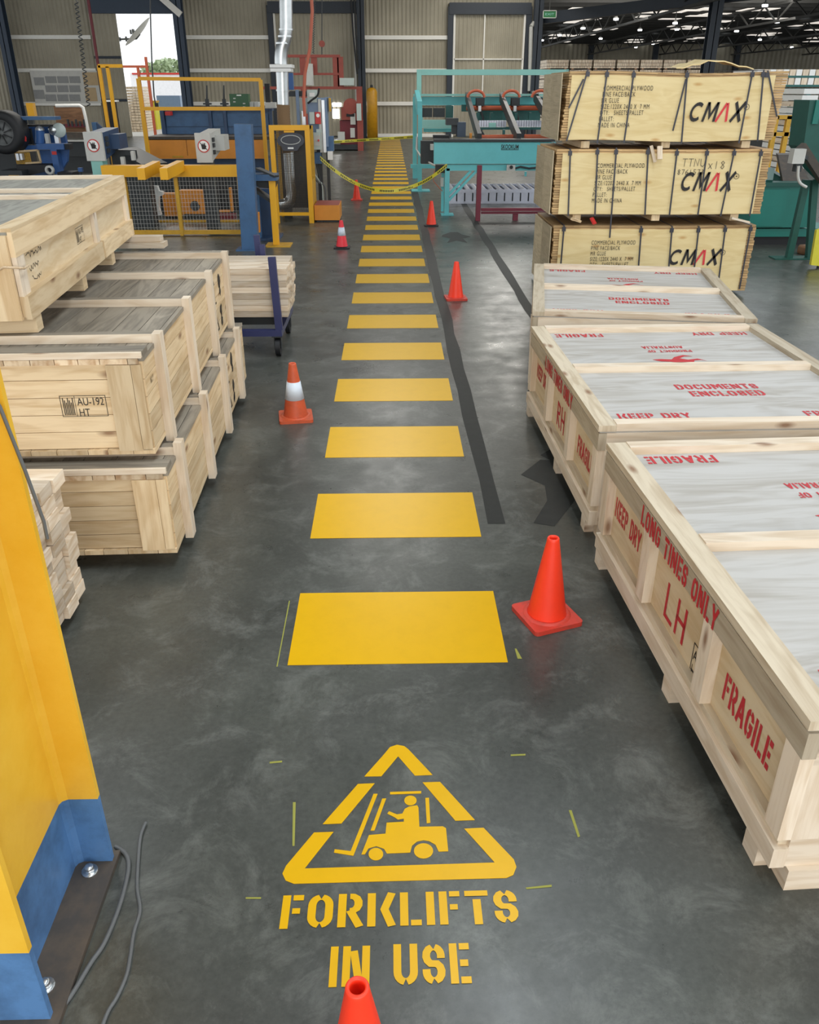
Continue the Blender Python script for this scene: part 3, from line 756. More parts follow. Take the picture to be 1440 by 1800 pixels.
# ================================================================== BOARD CRATES (left)
def board_crate(label, y0, y1, z0, H, xr, W, rz, posts, ptop):
    """crate of horizontal boards; origin at its near right bottom corner, width towards -x"""
    t = thing('timber_crate', label, 'crate', (xr, y0, z0), R(rz), 'stacked timber crates')
    L = y1 - y0; B = dict(local=True, bevel=.0025)
    n = 5; bh = (H - .08) / n
    m = MB()
    for i in range(n): m.bb(-W, -.06, -.0, .022, .03 + i * bh, .03 + (i + 1) * bh - .003)
    m.build('end_boards', 'pine', t, **B)
    m = MB()
    for i in range(n): m.bb(-.045, -.022, .0, L, .03 + i * bh, .03 + (i + 1) * bh - .003)
    m.build('side_boards', 'pine', t, **B)
    m = MB()
    for i in range(n): m.bb(-W, -W + .022, .0, L, .03 + i * bh, .03 + (i + 1) * bh - .003)
    m.build('side_boards', 'pine', t, **B)
    m = MB()
    for i in range(n): m.bb(-W, -.03, L - .022, L, .03 + i * bh, .03 + (i + 1) * bh - .003)
    m.build('end_boards', 'pine', t, **B)
    MB().bb(-.20, -.08, -.022, 0, .02, H - .065).build('end_cleat', 'pine', t, **B)
    MB().bb(-.078, -.03, -.02, .025, .02, H - .065).build('end_cleat', 'pine', t, **B)
    m = MB(); k = 0; x = -W
    while x < -.04:
        wd = random.choice([.10, .13, .16]); m.bb(x, min(x + wd - .003, -.02), -.02, L, .0, .026); x += wd
    m.build('floor_boards', 'pine', t, **B)
    m = MB(); x = -W
    while x < -.03:
        wd = random.choice([.11, .14, .17]); m.bb(x, min(x + wd - .004, -.015), -.0, L, H - .052, H - .028); x += wd
    m.build('lid_boards', 'grey_board', t, **B)
    m = MB(); x = -W
    while x < -.05:
        wd = random.uniform(.1, .16); m.bb(x, min(x + wd - .004, -.04), -.018, -.0005, H - .062, H - .034, grain=2); x += wd
    m.build('lid_edge', 'pine_end', t, **B)
    MB().bb(-W, -.015, .0, .10, H - .028, H).build('lid_batten', 'grey_board', t, **B)
    MB().bb(-W, -.02, -.020, .0, H - .032, H - .003).build('lid_batten', 'pine_pale', t, **B)
    for py in posts:
        MB().bb(-W, -.022, py - .030, py + .03, H - .027, H + .018).build('lid_batten', 'grey_board', t, **B)
        MB().bb(-W, -.0225, py - .036, py - .030, H - .027, H + .018).build('batten_edge', 'pine_pale', t, local=True)
        MB().bb(-.022, .022, py - .04, py + .04, -.035, ptop).build('post', 'pine_pale', t, **B)
    return t
U = board_crate('upper long timber crate on the left, stamped AU-192 HT', 4.00, 7.02, .645, .54, -1.215, 1.75, 1.9, [.28, 1.09, 1.91, 2.68], .560)
Lw = board_crate('lower long timber crate on the left, under the stamped one', 3.915, 6.98, .10, .50, -1.152, 1.78, 1.9, [.25, 1.05, 1.85, 2.62], .542)
for k, y in enumerate((.25, 1.3, 2.35)):
    MB().bb(-1.7, -.1, y - .05, y + .05, -.1, 0).build('bearer', 'pine', Lw, local=True)
for k, y in enumerate((.3, 1.3, 2.3)):
    MB().bb(-1.7, -.12, y - .05, y + .05, -.024, 0).build('bearer', 'pine', U, local=True)
# stamps and marks
def stamp(par, o, u, v, w_, txt='AU-192\nHT'):
    pl, wd, hh = font_polys(txt); h_ = w_ * hh * 1.7 / wd
    letters(par, pl, wd, o, u, v, w_ * .66, w_ * .20, 'ink_black', 'black stamp lettering ' + txt.replace('\n', ' '), hgt=hh)
    m = MB(); a, b, c, d = -.42 * w_, .72 * w_, -.30 * w_, .26 * w_; e = .015 * w_
    for r4 in ((a, b, c, c + e), (a, b, d - e, d), (a, a + e, c, d), (b - e, b, c, d), (-.06 * w_, -.05 * w_, c, d)): m.flat([[(r4[0], r4[2]), (r4[1], r4[2]), (r4[1], r4[3]), (r4[0], r4[3])]], o, u, v)
    for k in range(7):
        x = a + .06 * w_ + k * .04 * w_; m.flat([[(x, c + .05 * w_), (x + .022 * w_, c + .05 * w_), (x + .022 * w_, d - .06 * w_ * (1 + k % 3)), (x, d - .06 * w_ * (1 + k % 3))]], o, u, v)
    m.build('stamp_border', 'ink_black', par, local=True)
stamp(U, (-.375, -.0015, .265), (1, 0, 0), (0, 0, 1), .20)
stamp(U, (-.0205, .12, .36), (0, 1, 0), (0, 0, 1), .06)
def sidemarks(par, ya, yb, z):
    x = -.0195; m = MB(); rects = []
    def rc(y0, y1, z0, z1): m.flat([[(y0, z0), (y1, z0), (y1, z1), (y0, z1)]], (x, 0, 0), (0, 1, 0), (0, 0, 1))
    def blob(cy, cz, r_, n=11):
        m.flat([[(cy + r_ * random.uniform(.55, 1) * math.cos(2 * math.pi * i / n), cz + r_ * random.uniform(.55, 1) * math.sin(2 * math.pi * i / n)) for i in range(n)]], (x, 0, 0), (0, 1, 0), (0, 0, 1))
    w_ = yb - ya
    # two upright arrows over a bar, umbrella blot, warning triangle, glass
    for k in (.18, .32): rc(ya + k * w_ - .012, ya + k * w_ + .012, z + .25, z + .36); m.flat([[(ya + k * w_ - .035, z + .36), (ya + k * w_ + .035, z + .36), (ya + k * w_, z + .41)]], (x, 0, 0), (0, 1, 0), (0, 0, 1))
    rc(ya + .10 * w_, ya + .40 * w_, z + .22, z + .235)
    blob(ya + .7 * w_, z + .34, .07); blob(ya + .72 * w_, z + .27, .04)
    a = (ya + .12 * w_, z + .03); b = (ya + .42 * w_, z + .03); c = (ya + .27 * w_, z + .18)
    for p, q_ in ((a, b), (b, c), (c, a)): m.flat(ribbon([p, q_], .016, 's'), (x, 0, 0), (0, 1, 0), (0, 0, 1))
    rc(ya + .265 * w_ - .006, ya + .265 * w_ + .008, z + .06, z + .12)
    blob(ya + .66 * w_, z + .14, .055); blob(ya + .66 * w_, z + .05, .05); rc(ya + .64 * w_, ya + .68 * w_, z + .03, z + .12)
    o = m.build('handling_marks', 'ink_black', par, local=True); o['label'] = 'black handling symbols'
sidemarks(U, 1.97, 2.62, .04); sidemarks(Lw, 1.92, 2.55, .02)

# plywood sided crate lying on top
T = thing('plywood_crate', 'shallow plywood crate with pen notes lying across the left crates', 'crate', (-1.83, 4.21, 1.290), R(5.1))
Wt, Lt, Ht = 1.15, 2.80, .43; B = dict(local=True, bevel=.003)
MB().bb(-.05, -.035, .02, Lt - .02, .02, Ht - .02).build('side_panel', 'ply_tan', T, **B)
MB().bb(-Wt + .02, -Wt + .035, .02, Lt - .02, .02, Ht - .02).build('side_panel', 'ply_tan', T, **B)
MB().bb(-.035, -.008, 0, Lt, Ht - .125, Ht - .006).build('top_rail', 'pine', T, **B)
MB().bb(-.035, .008, 0, 1.70, -.0, .115).build('bottom_rail', 'pine', T, **B)
MB().bb(-.035, .008, 1.74, Lt, -.0, .115).build('bottom_rail', 'pine', T, **B)
for a, b in ((0, .12), (1.64, 1.73), (Lt - .1, Lt)): MB().bb(-.034, -.01, a, b, .115, Ht - .125).build('post', 'pine_pale', T, **B)
m = MB()
for i in range(4): m.bb(-Wt, -.05, .0, .025, .01 + i * .095, .10 + i * .095)
m.build('end_boards', 'pine', T, **B)
MB().bb(-.16, -.036, -.025, 0, .0, Ht - .02).build('end_cleat', 'pine', T, **B)
MB().bb(-Wt, -.05, Lt - .025, Lt, .01, Ht - .02).build('end_boards', 'pine', T, **B)
MB().bb(-Wt, -.03, 0, Lt, Ht - .02, Ht - .006).build('lid_panel', 'grey_ply', T, **B)
MB().bb(-Wt, -.02, .0, Lt, -.0, .012).build('base_panel', 'pine', T, **B)
MB().bb(-.095, -.008, 0, Lt, Ht - .006, Ht + .012).build('rim_board', 'pine', T, **B)
for y in (.04, 1.42, 1.80, Lt - .04): MB().bb(-Wt, -.095, y - .04, y + .04, Ht - .006, Ht + .016).build('lid_batten', 'pine_pale', T, **B)
for y in (.12, 1.12, 1.98): 
    o = MB().bb(-Wt, .0, y - .05, y + .05, -.084, 0).build('bearer', 'pine', T, **B)
m = MB(); m.tube([(-.1, -.028, .25), (-.06, -.05, .27), (-.0, -.045, .265), (.012, .02, .25), (.008, .1, .25)], .006, 6); m.build('rope_handle', 'pine_end', T, local=True)
pl, wd, hh = font_polys('1 OF 1 GLASS 12mm'); 
def scribble(par, rows, o, u, v, mat='ink_pen', label='pen notes'):
    m = MB()
    for (x0, x1, z) in rows:
        x = x0; pts = []
        while x < x1: pts.append((x, z + random.uniform(-.012, .018))); x += .012
        m.flat(ribbon(pts, .004, 'b'), o, u, v)
    ob = m.build('handwriting', mat, par, local=True); ob['label'] = label
random.seed(5)
scribble(T, [(.22, .50, .22), (.24, .42, .155), (.26, .42, .10)], (-.0335, 0, .05), (0, 1, 0), (0, 0, 1))
stamp(T, (-.0335, 1.30, .22), (0, 1, 0), (0, 0, 1), .17)

# ------------------------------------------------------------------ sawn boards stacked behind the yellow column
random.seed(21)
proto = None
rowz = .06
skid = thing('timber_skid', 'pair of low timber bearers under the sawn boards behind the yellow column', 'timber', (-2.2, 3.3, 0))
for x in (-2.6, -1.85): MB().bb(x - .05, x + .05, 2.78, 3.62, 0, .058).build('bearer', 'pine', skid)
for j in range(10):
    for i in range(6):
        w_, h_ = .135, .067
        x_end = -1.575 + random.uniform(-.022, .012)
        if proto is None: proto = []
        if len(proto) < 6:
            m = MB(); m.bb(-1.5, 0, -w_ / 2 + .002, w_ / 2 - .002, .0015, h_ - .0015, grain=0, tint=len(proto) / 5)
            o = m.build('sawn_board', 'pine_stack', bevel=.003); proto.append(o)
        else: o = random.choice(proto).copy(); COL.objects.link(o)
        o.location = (x_end, 2.86 + i * w_, rowz + j * h_ + .0005 * j); 
        tag(o, 'pale sawn board in the square stack behind the yellow column', 'board', 'sawn boards stacked behind the yellow column')

# ------------------------------------------------------------------ the two-tone steel column at the left edge
cl = thing('steel_column', 'yellow steel column with blue foot at the left edge of the picture', 'column', (-1.08, 1.70, 0))
MB().bb(-1.205, -.958, 1.955, 1.975, .02, 4.2).build('flange', 'column_two_tone', cl, bevel=.003)
MB().bb(-1.205, -.972, 1.425, 1.445, .02, 4.2).build('flange', 'column_two_tone', cl, bevel=.003)
m = MB(); m.bb(-1.088, -1.074, 1.445, 1.955, .02, 4.2)
for yy, s in ((1.955, -1), (1.445, 1)):
    P = [(-1.074, yy, .02), (-1.074, yy + s * .022, .02), (-1.068, yy + s * .008, .02), (-1.052, yy, .02)]
    m.prism(P, (0, 0, 4.18))
m.build('web', 'column_two_tone', cl)
MB().bb(-1.30, -.945, 1.33, 2.0, 0, .02).build('base_plate', 'plate_dark', cl, bevel=.003)
for y in (1.52, 1.915):
    b_ = MB().lathe([(0, .045), (.013, .045), (.015, .04), (.015, .02), (.026, .026), (.026, .02)], (-1.02, y, .0), 14).build('anchor_bolt', 'galvanised', cl)
m = MB(); a0 = at(0, 716, 1.94); a1 = at(44, 827, 1.947); a2 = at(77, 917, 1.949); a3 = at(83, 947, 1.950)
m.tube([a0 + Vector((-.12, -.003, .35)), a0, a1, a2, a3], .005, 8)
tag(m.build('power_cable', 'cable_grey'), 'grey cable fixed slanting across the face of the yellow column', 'cable')
def ground_cable(px, rad, label, z=None):
    pts = [gz(a, b, rad + .001) for a, b in px]
    out = []
    for i in range(len(pts) - 1):
        p0, p1, p2, p3 = pts[max(i - 1, 0)], pts[i], pts[i + 1], pts[min(i + 2, len(pts) - 1)]
        for k in range(5):
            t = k / 5; out.append(.5 * ((2 * p1) + (p2 - p0) * t + (2 * p0 - 5 * p1 + 4 * p2 - p3) * t * t + (3 * p1 - p0 - 3 * p2 + p3) * t ** 3))
    out.append(pts[-1])
    m = MB().tube(out, rad, 8); tag(m.build('power_cable', 'cable_grey'), label, 'cable')
ground_cable([(203, 1488), (220, 1500), (226, 1522), (218, 1565), (203, 1612), (182, 1660), (160, 1692), (128, 1745), (95, 1790), (60, 1830)], .0075, 'grey cable curving round the base plate of the yellow column')
ground_cable([(256, 1446), (247, 1470), (243, 1510), (241, 1560), (246, 1600), (235, 1640), (229, 1680), (222, 1715), (206, 1752), (190, 1778), (176, 1815)], .006, 'thin grey cable lying loose on the floor right of the column cable')

# ------------------------------------------------------------------ timber trolley
YT = 7.92
tr = thing('timber_trolley', 'dark blue wheeled trolley with upright posts holding sawn boards', 'trolley', (-1.5, 8.4, 0))
xr = at(486, 520, YT).x
MB().bb(-2.1, xr + .03, YT - .03, YT + .03, .205, .265).build('frame_rail', 'blue_violet', tr, bevel=.003)
MB().bb(-2.1, xr + .03, 8.87, 8.93, .205, .265).build('frame_rail', 'blue_violet', tr, bevel=.003)
MB().bb(xr - .03, xr + .03, YT + .03, 8.87, .205, .265).build('frame_rail', 'blue_violet', tr, bevel=.003)
MB().bb(-2.1, -2.04, YT + .03, 8.87, .205, .265).build('frame_rail', 'blue_violet', tr, bevel=.003)
pa = at(474, 452, YT); pb = at(490, 590, YT)
MB().bar((pa.x + .02, YT, pa.z), (pb.x + .01, YT, .265), .07, .05).build('post', 'blue_violet', tr, bevel=.003)
pa = at(451, 413, 8.9); MB().bar((pa.x, 8.9, pa.z), (pa.x + .02, 8.9, .265), .06, .05).build('post', 'blue_violet', tr, bevel=.003)
pa = at(461, 430, 8.75); MB().bar((pa.x, 8.75, pa.z), (pa.x + .01, 8.75, .265), .05, .05).build('post', 'blue_violet', tr, bevel=.003)
for yy in (8.15, 8.55): MB().bb(-2.0, xr + .0, yy - .04, yy + .04, .265, .368).build('cross_rail', 'steel_dark', tr, bevel=.003)
for cx, cy in ((xr - .02, YT + .03), (xr - .02, 8.8), (-2.0, YT + .03), (-2.0, 8.8)):
    cs = MB(); cs.bb(cx - .05, cx + .05, cy - .06, cy + .06, .195, .205); cs.bb(cx - .035, cx - .028, cy - .03, cy + .03, .07, .195); cs.bb(cx + .028, cx + .035, cy - .03, cy + .03, .07, .195)
    co = cs.build('caster', 'steel_dark', tr)
    wq = MB(); wq.cyl((cx - .024, cy, .088), (cx + .024, cy, .088), .086, n=24); wq.build('wheel', 'rubber_black', co)
proto = None; random.seed(31)
zz = .370
hs = [.062, .062, .058, .054, .052, .060, .046, .044]
for j in range(8):
    for i in range(4):
        if proto is None: proto = []
        if len(proto) < 6:
            m = MB(); m.bb(-1.35, 0, -.085, .085, 0, .0545, grain=0, tint=len(proto) / 5); o = m.build('sawn_board', 'pine_stack', bevel=.004); proto.append(o)
        else: o = random.choice(proto).copy(); COL.objects.link(o)
        o.location = (-.985 + random.uniform(-.03, .0) + (0.005 if j else 0), YT + .15 + i * .178, zz + j * .0572)
        tag(o, 'pale sawn board in the load of the blue trolley', 'board', 'sawn boards loaded on the blue trolley')

random.seed(4)
for k in range(2):
    m = MB(); xe = at(289, 412, 6.9).x - .03 * k; m.bb(-2.75, xe, 6.83 + .03 * k, 6.97, 1.205 + .043 * k, 1.246 + .043 * k, grain=0)
    tag(m.build('sawn_board', 'pine_stack', bevel=.002), ('lower loose board lying across the far end of the upper long timber crate', 'upper loose board lying across the far end of the upper long timber crate')[k], 'board')
# ================================================================== PLYWOOD PACKS
YP = 10.5
def pxz(px, py, Y=YP - .012): p = at(px, py, Y); return p.x, p.z
def pack(label, pxl, pxr, pyt, pyb, straps, text_at, cmax_at, bulge, seed, xoff=0.0):
    random.seed(seed)
    pm = (pyt + pyb) / 2
    x0 = at(pxl, pm, YP).x; x1 = at(pxr, pm, YP).x; zt = at(1160, pyt, YP).z; zb = at(1160, pyb, YP).z
    t = thing('plywood_pack', label, 'plywood pack', ((x0 + x1) / 2, YP + .6, zb), 0, 'strapped plywood packs')
    D = 1.22
    def bow(x): return bulge * math.sin((x - x0) / (x1 - x0) * math.pi * 2.2 + .6)
    nl = 26; hl = (zt - zb) / nl
    m = MB(); mg = MB()
    for i in range(nl):
        dx = random.uniform(-.008, .008) + (i / nl) * xoff; dy = random.uniform(0, .012); tn = random.random()
        n = 10
        for k in range(n):
            xa = x0 + (x1 - x0) * k / n; xb = x0 + (x1 - x0) * (k + 1) / n
            za, zb2 = bow(xa), bow(xb); a = zb + i * hl; b = a + hl - .004
            F = lambda x, y, z: (x + dx, y, z)
            y0, y1 = YP + dy, YP + D + dy; o_ = random.uniform(0, 9)
            m.poly([F(xa, y0, a + za), F(xb, y0, a + zb2), F(xb, y0, b + zb2), F(xa, y0, b + za)], [(xa + o_, a), (xb + o_, a), (xb + o_, b), (xa + o_, b)], tn)
            m.poly([F(xa, y0, b + za), F(xb, y0, b + zb2), F(xb, y1, b + zb2), F(xa, y1, b + za)], [(xa, y0), (xb, y0), (xb, y1), (xa, y1)], tn)
            m.poly([F(xa, y1, a + za), F(xa, y0, a + za), F(xb, y0, a + zb2), F(xb, y1, a + zb2)], [(xa, y0), (xb, y0), (xb, y1), (xa, y1)], tn)
            m.poly([F(xb, y1, a + zb2), F(xa, y1, a + za), F(xa, y1, b + za), F(xb, y1, b + zb2)][::-1], [(xa, a), (xb, a), (xb, b), (xa, b)], tn)
            if k == 0: m.poly([F(xa, y1, a + za), F(xa, y0, a + za), F(xa, y0, b + za), F(xa, y1, b + za)], [(y1, a), (y0, a), (y0, b), (y1, b)], tn)
            if k == n - 1: m.poly([F(xb, y0, a + zb2), F(xb, y1, a + zb2), F(xb, y1, b + zb2), F(xb, y0, b + zb2)], [(y0, a), (y1, a), (y1, b), (y0, b)], tn)
    m.build('sheet_stack', 'ply_edge', t)
    # cover sheet on the front and cover boards on the left end
    m = MB(); n = 14; xa0, xb0 = x0 + .07, x1 - .10
    za, zc = zb + .005, zt - .045
    for k in range(n):
        xa = xa0 + (xb0 - xa0) * k / n; xb = xa0 + (xb0 - xa0) * (k + 1) / n
        wv = lambda x: YP - .010 - abs(bulge) * .12 * (1 + math.sin(x * 5))
        m.poly([(xa, wv(xa), za + bow(xa)), (xb, wv(xb), za + bow(xb)), (xb, wv(xb), zc + bow(xb)), (xa, wv(xa), zc + bow(xa))], [(xa, za), (xb, za), (xb, zc), (xa, zc)])
        m.poly([(xa, wv(xa), zc + bow(xa)), (xb, wv(xb), zc + bow(xb)), (xb, YP, zc + bow(xb)), (xa, YP, zc + bow(xa))])
    m.build('cover_sheet', 'ply_yellow', t)
    m = MB(); m.bb(x0 - .035, x0 - .025, YP + .02, YP + D * .5, zb + .0 + bow(x0), zt - .02 + bow(x0), grain=1); m.bb(x0 - .035, x0 - .025, YP + D * .5 + .01, YP + D, zb + bow(x0), zt - .02 + bow(x0), grain=1)
    m.build('cover_sheet', 'ply_edge_grey', t)
    m = MB(); m.bb(x0 + .02, x1 - .02, YP + .01, YP + D - .02, zt + .0, zt + .006); 
    for sx in (.12, .5, .88):
        xx = x0 + (x1 - x0) * sx; MB().bb(xx - .05, xx + .05, YP + .02, YP + D - .02, zb - .075, zb + min(0, bow(xx)) - .001).build('bearer', 'pine', t)
    for (ax, ay, bx_, by) in straps:
        p = at(ax, ay, YP - .03); q_ = at(bx_, by, YP - .03); w_ = .016
        s = MB(); s.bar(p, q_, .018, .004, up=(0, 1, 0))
        if ay < pyt + 12:
            s.bar(p + Vector((0, 0, 0)), (p.x, YP + D, p.z + .01), .018, .004)
            cl_ = MB(); cl_.bb(p.x - .022, p.x + .022, YP - .04, YP - .026, p.z - .07, p.z - .02)
        so = s.build('strap', 'strap_dark', t)
        if ay < pyt + 12: cl_.build('strap_clip', 'strap_dark', so)
    rows = ['COMMERCIAL PLYWOOD', 'PINE FACE/BACK', 'MR GLUE', 'SIZE:1220X 2440 X  7 MM', 'QTY:   SHEETS/PALLET', 'PALLET:', 'MADE IN CHINA']
    tx, ty, tdx, tp, tw = text_at
    yf = YP - .020 - abs(bulge) * .25
    ppm = (at(tx + 100, ty, yf).x - at(tx, ty, yf).x) / 100
    for i, rw in enumerate(rows):
        pl, wd, hh = font_polys(rw, .0, 1.22); p = at(tx - tdx * i, ty + tp * i, yf)
        wpx = tw * wd / 13.6
        letters(t, pl, wd, p, (1, 0, 0), (0, 0, 1), wpx * ppm, .048, 'ink_black', 'black printed words ' + rw.replace('  ', ' '), local=False, hgt=hh)
    cx0, cy0, cx1, cy1 = cmax_at
    hC = (cy1 - cy0) * ppm * 1.12
    pC = at(cx0, cy1, yf); x = 0; W_ = (cx1 - cx0) * ppm
    specs = [('C', 'ink_black', 0.0, .215), ('M', 'ink_black', .25, .255), ('V', 'ink_red', .52, .20), ('X', 'ink_black', .765, .235)]
    for ch, mt, fx, fw in specs:
        if ch == 'V': pl = ribbon([(0, 0), (.46, .95)], .17, 'b') + ribbon([(.54, .95), (.86, 0)], .17, 'b'); wd = .86
        elif ch == 'C': pl = ribbon(arc(.5, .5, .46, .41, 48, 312, 12), .18, 'b'); wd = .95
        elif ch == 'M': pl = ribbon([(.09, 0), (.16, 1)], .18, 'b') + ribbon([(.91, 0), (.84, 1)], .18, 'b') + ribbon([(.18, .98), (.5, .25), (.82, .98)], .16, 'b'); wd = 1.0
        else: pl = ribbon([(.12, 0), (.88, 1)], .2, 'b') + ribbon([(.12, 1), (.88, 0)], .2, 'b'); wd = 1.0
        sc = fw * W_ / wd
        pl = [[(a * sc / 1 + b * hC * .22, b * hC) for a, b in p] for p in pl]
        mm = MB(); mm.flat(pl, pC + Vector((fx * W_, 0, 0)), (1, 0, 0), (0, 0, 1)); o = mm.build('lettering', mt, t)
        o['label'] = {'C': 'black letter C', 'M': 'black letter M', 'V': 'red letter A without crossbar', 'X': 'black letter X'}[ch]
    mm = MB(); o2 = at(cx1 + 9, cy0 + 2, yf); mm.flat(ribbon(arc(0, 0, .03, .03, 0, 360, 14), .005, 'b') + [circ(0, 0, .008, .008, 8)], o2, (1, 0, 0), (0, 0, 1)); mm.build('emblem', 'ink_black', t)
    return t, x0, x1, zb, zt, yf
Pk = {}
Pk['low'] = pack('lowest strapped plywood pack, partly behind the farthest white crate', 970, 1320, 396, 512,
    [(992, 396, 983, 500), (1128, 398, 1120, 505), (1182, 398, 1173, 505), (1229, 398, 1217, 505), (1276, 397, 1262, 505), (1321, 396, 1300, 508)], (1040, 430, .9, 9.6, 78), (1174, 442, 1262, 466), .004, 41)
Pk['mid'] = pack('middle strapped plywood pack with pen notes above its CMAX print', 975, 1347, 262, 377,
    [(1003, 262, 999, 380), (1051, 260, 1046, 380), (1084, 260, 1072, 418), (1140, 260, 1134, 378), (1191, 262, 1177, 378), (1244, 262, 1227, 378), (1292, 262, 1267, 380), (1339, 263, 1318, 380)], (1050, 295, 1.6, 10.2, 84), (1194, 308, 1286, 336), .004, 42)
Pk['top'] = pack('topmost bulging plywood pack with slanting loose straps', 990, 1369, 126, 248,
    [(1034, 122, 996, 248), (1026, 139, 1000, 190), (1068, 123, 1050, 253), (1115, 124, 1097, 252), (1209, 124, 1198, 253), (1206, 139, 1183, 230), (1324, 123, 1299, 252), (1343, 123, 1332, 248), (1350, 124, 1366, 205)], (1061, 159, 1.6, 10.8, 88), (1209, 186, 1304, 214), .012, 43, .05)
t, x0, x1, zb, zt, yf = Pk['mid']
def pen(par, strokes, px, py, s, yf_, label):
    m = MB(); o = at(px, py, yf_)
    for st in strokes: m.flat(ribbon([(a * s, b * s) for a, b in st], .006, 'b'), o, (1, 0, 0), (0, 0, 1))
    ob = m.build('handwriting', 'ink_pen', par); ob['label'] = label
D_ = {'T': [[(0, 1), (.7, 1)], [(.35, 1), (.3, 0)]], 'N': [[(0, 0), (.05, 1), (.5, .1), (.6, 1)]], 'U': [[(0, 1), (.05, .2), (.3, 0), (.55, .2), (.6, 1)]], '8': [[(.5, .8), (.25, 1), (.05, .8), (.5, .3), (.3, 0), (.05, .2), (.5, .8)]],
      '7': [[(0, 1), (.55, 1), (.2, 0)]], '6': [[(.5, 1), (.05, .5), (.1, .05), (.45, .1), (.5, .45), (.1, .45)]], '1': [[(.25, 1), (.2, 0)]], '5': [[(.55, 1), (.1, 1), (.1, .6), (.5, .5), (.45, .1), (0, 0)]], '3': [[(.05, 1), (.5, .9), (.2, .55), (.5, .3), (.05, 0)]], 'x': [[(0, .7), (.5, 0)], [(.5, .7), (0, 0)]]}
def word(wd): 
    out = []; x = 0
    for ch in wd:
        for st in D_[ch]: out.append([(a + x, b) for a, b in st])
        x += .85
    return out
pen(t, word('TTNU'), 1199, 293, .085, yf, 'pen scrawl TTNU'); pen(t, word('8761573'), 1191, 307, .055, yf, 'pen scrawl of digits'); pen(t, word('x18'), 1245, 297, .085, yf, 'pen scrawl x18')
# splintered wedges between the packs
random.seed(9)
for (a, b, c, d, lab, mt) in ((1145, 256, 1152, 285, 'splintered pink wood wedge hanging below the topmost plywood pack', 'pine_pale'), (1160, 257, 1160, 280, 'thin slanting splinter below the topmost plywood pack', 'pine_pale'),
        (1286, 383, 1318, 391, 'broken splinters at the right between the two lower plywood packs', 'pine_pale'), (1040, 383, 1046, 394, 'small red wooden block between the two lower plywood packs', 'red_paint'),
        (1004, 384, 1022, 390, 'short wood offcut at the left between the two lower plywood packs', 'pine')):
    m = MB(); m.bar(at(a, b, YP - .02), at(c, d, YP - .06), .06, .02); tag(m.build('wood_wedge', mt), lab, 'wood offcut')
m = MB()
for i in range(10):
    xa, xb = 3.3 + i * .09, 3.3 + (i + 1) * .09; f = lambda x: Pk['top'][4] + .045 + .075 * math.sin((x - 3.3) / .9 * math.pi) ** 2 + .01 * math.sin(x * 40)
    m.poly([(xa, YP + .2, f(xa)), (xb, YP + .2, f(xb)), (xb, YP + .7, f(xb) + .02), (xa, YP + .7, f(xa) + .02)]); m.poly([(xa, YP + .2, f(xa) - .012), (xb, YP + .2, f(xb) - .012), (xb, YP + .2, f(xb)), (xa, YP + .2, f(xa))])
tag(m.build('torn_cover', 'ply_yellow'), 'torn cover sheet lifted on top of the highest plywood pack', 'plywood sheet')

# ================================================================== TEAL CONVEYOR MACHINE
tm = thing('conveyor_machine', 'long teal steel conveyor machine with front beam and overhead frame', 'machine', at(860, 378, 18.1) * 1.0)
tm.location.z = 0
def tb(name, mat, x0, y0, x1, y1, Y, d, par=None, bevel=0.0, label=None):
    o = MB().pbox(x0, y0, x1, y1, Y, d).build(name, mat, par or tm, bevel=bevel)
    if label: o['label'] = label
    return o
YF = 18.0
fb = tb('front_beam', 'teal_paint', 763, 250, 976, 288, YF, .18, bevel=.01)
tb('beam_cap', 'steel_dark', 763, 245, 976, 249, YF - .05, .35)
m = MB(); pl, wd, hh = font_polys('SKOOKUM', .02, 1.05); a = at(881, 262, YF - .004); b = at(912, 254, YF - .004)
letters(fb, pl, wd, a, (1, 0, 0), (0, 0, 1), b.x - a.x, b.z - a.z, 'ink_black', 'black maker lettering SKOOKUM', local=False, hgt=hh)
m = MB().pbox(881, 262.8, 912, 263.8, YF - .005, .004); m.build('underline', 'ink_black', fb)
tb('lower_rail', 'teal_paint', 785, 289, 976, 300, YF + .05, .12)
tb('leg', 'teal_paint', 782, 296, 790, 378.5, YF + .05, .12); tb('leg', 'teal_paint', 776, 300, 781, 372, YF + .35, .1)
for a, b in (((789, 352), (838, 300)), ((789, 342), (828, 300))):
    MB().bar(at(a[0], a[1], YF + .1), at(b[0], b[1], YF + .1), .05, .05, up=(0, 1, 0)).build('brace', 'teal_paint', tm)
x_ = at(786, 378, YF).x
MB().bb(x_ - .12, x_ + .14, YF - .02, YF + .3, 0, .02).build('foot_plate', 'teal_paint', tm)
# rear posts and portal
tb('post', 'teal_light', 733, 122, 741, 168, 26.0, .25); tb('portal_beam', 'teal_light', 741.2, 122, 1000, 132, 26.0, .25)
tb('post', 'teal_paint', 735, 188, 742, 336.5, 22.6, .15); tb('post', 'teal_paint', 726, 170, 733, 296, 26.0, .2)
tb('side_rail', 'teal_paint', 722, 289, 765, 296, 24.5, .1)
MB().bb(at(736, 336, 22.6).x - .18, at(742, 336, 22.6).x + .2, 22.45, 22.95, 0, .02).build('foot_plate', 'teal_paint', tm)
xa, xb = at(730, 290, 26).x, at(731, 290, 26).x
MB().bb(xa - .07, xa + .09, 26.02, 26.18, 0, at(731, 296, 26).z).build('leg', 'teal_paint', tm)
tb('top_beam', 'teal_light', 727, 165, 980, 169, 25.5, .3); tb('top_beam', 'teal_paint', 742, 170, 980, 185, 25.6, .2)
m = MB(); m.bar(at(733, 169, 25.5), at(738, 190, 22.6), .12, .3); m.build('side_beam', 'teal_paint', tm)
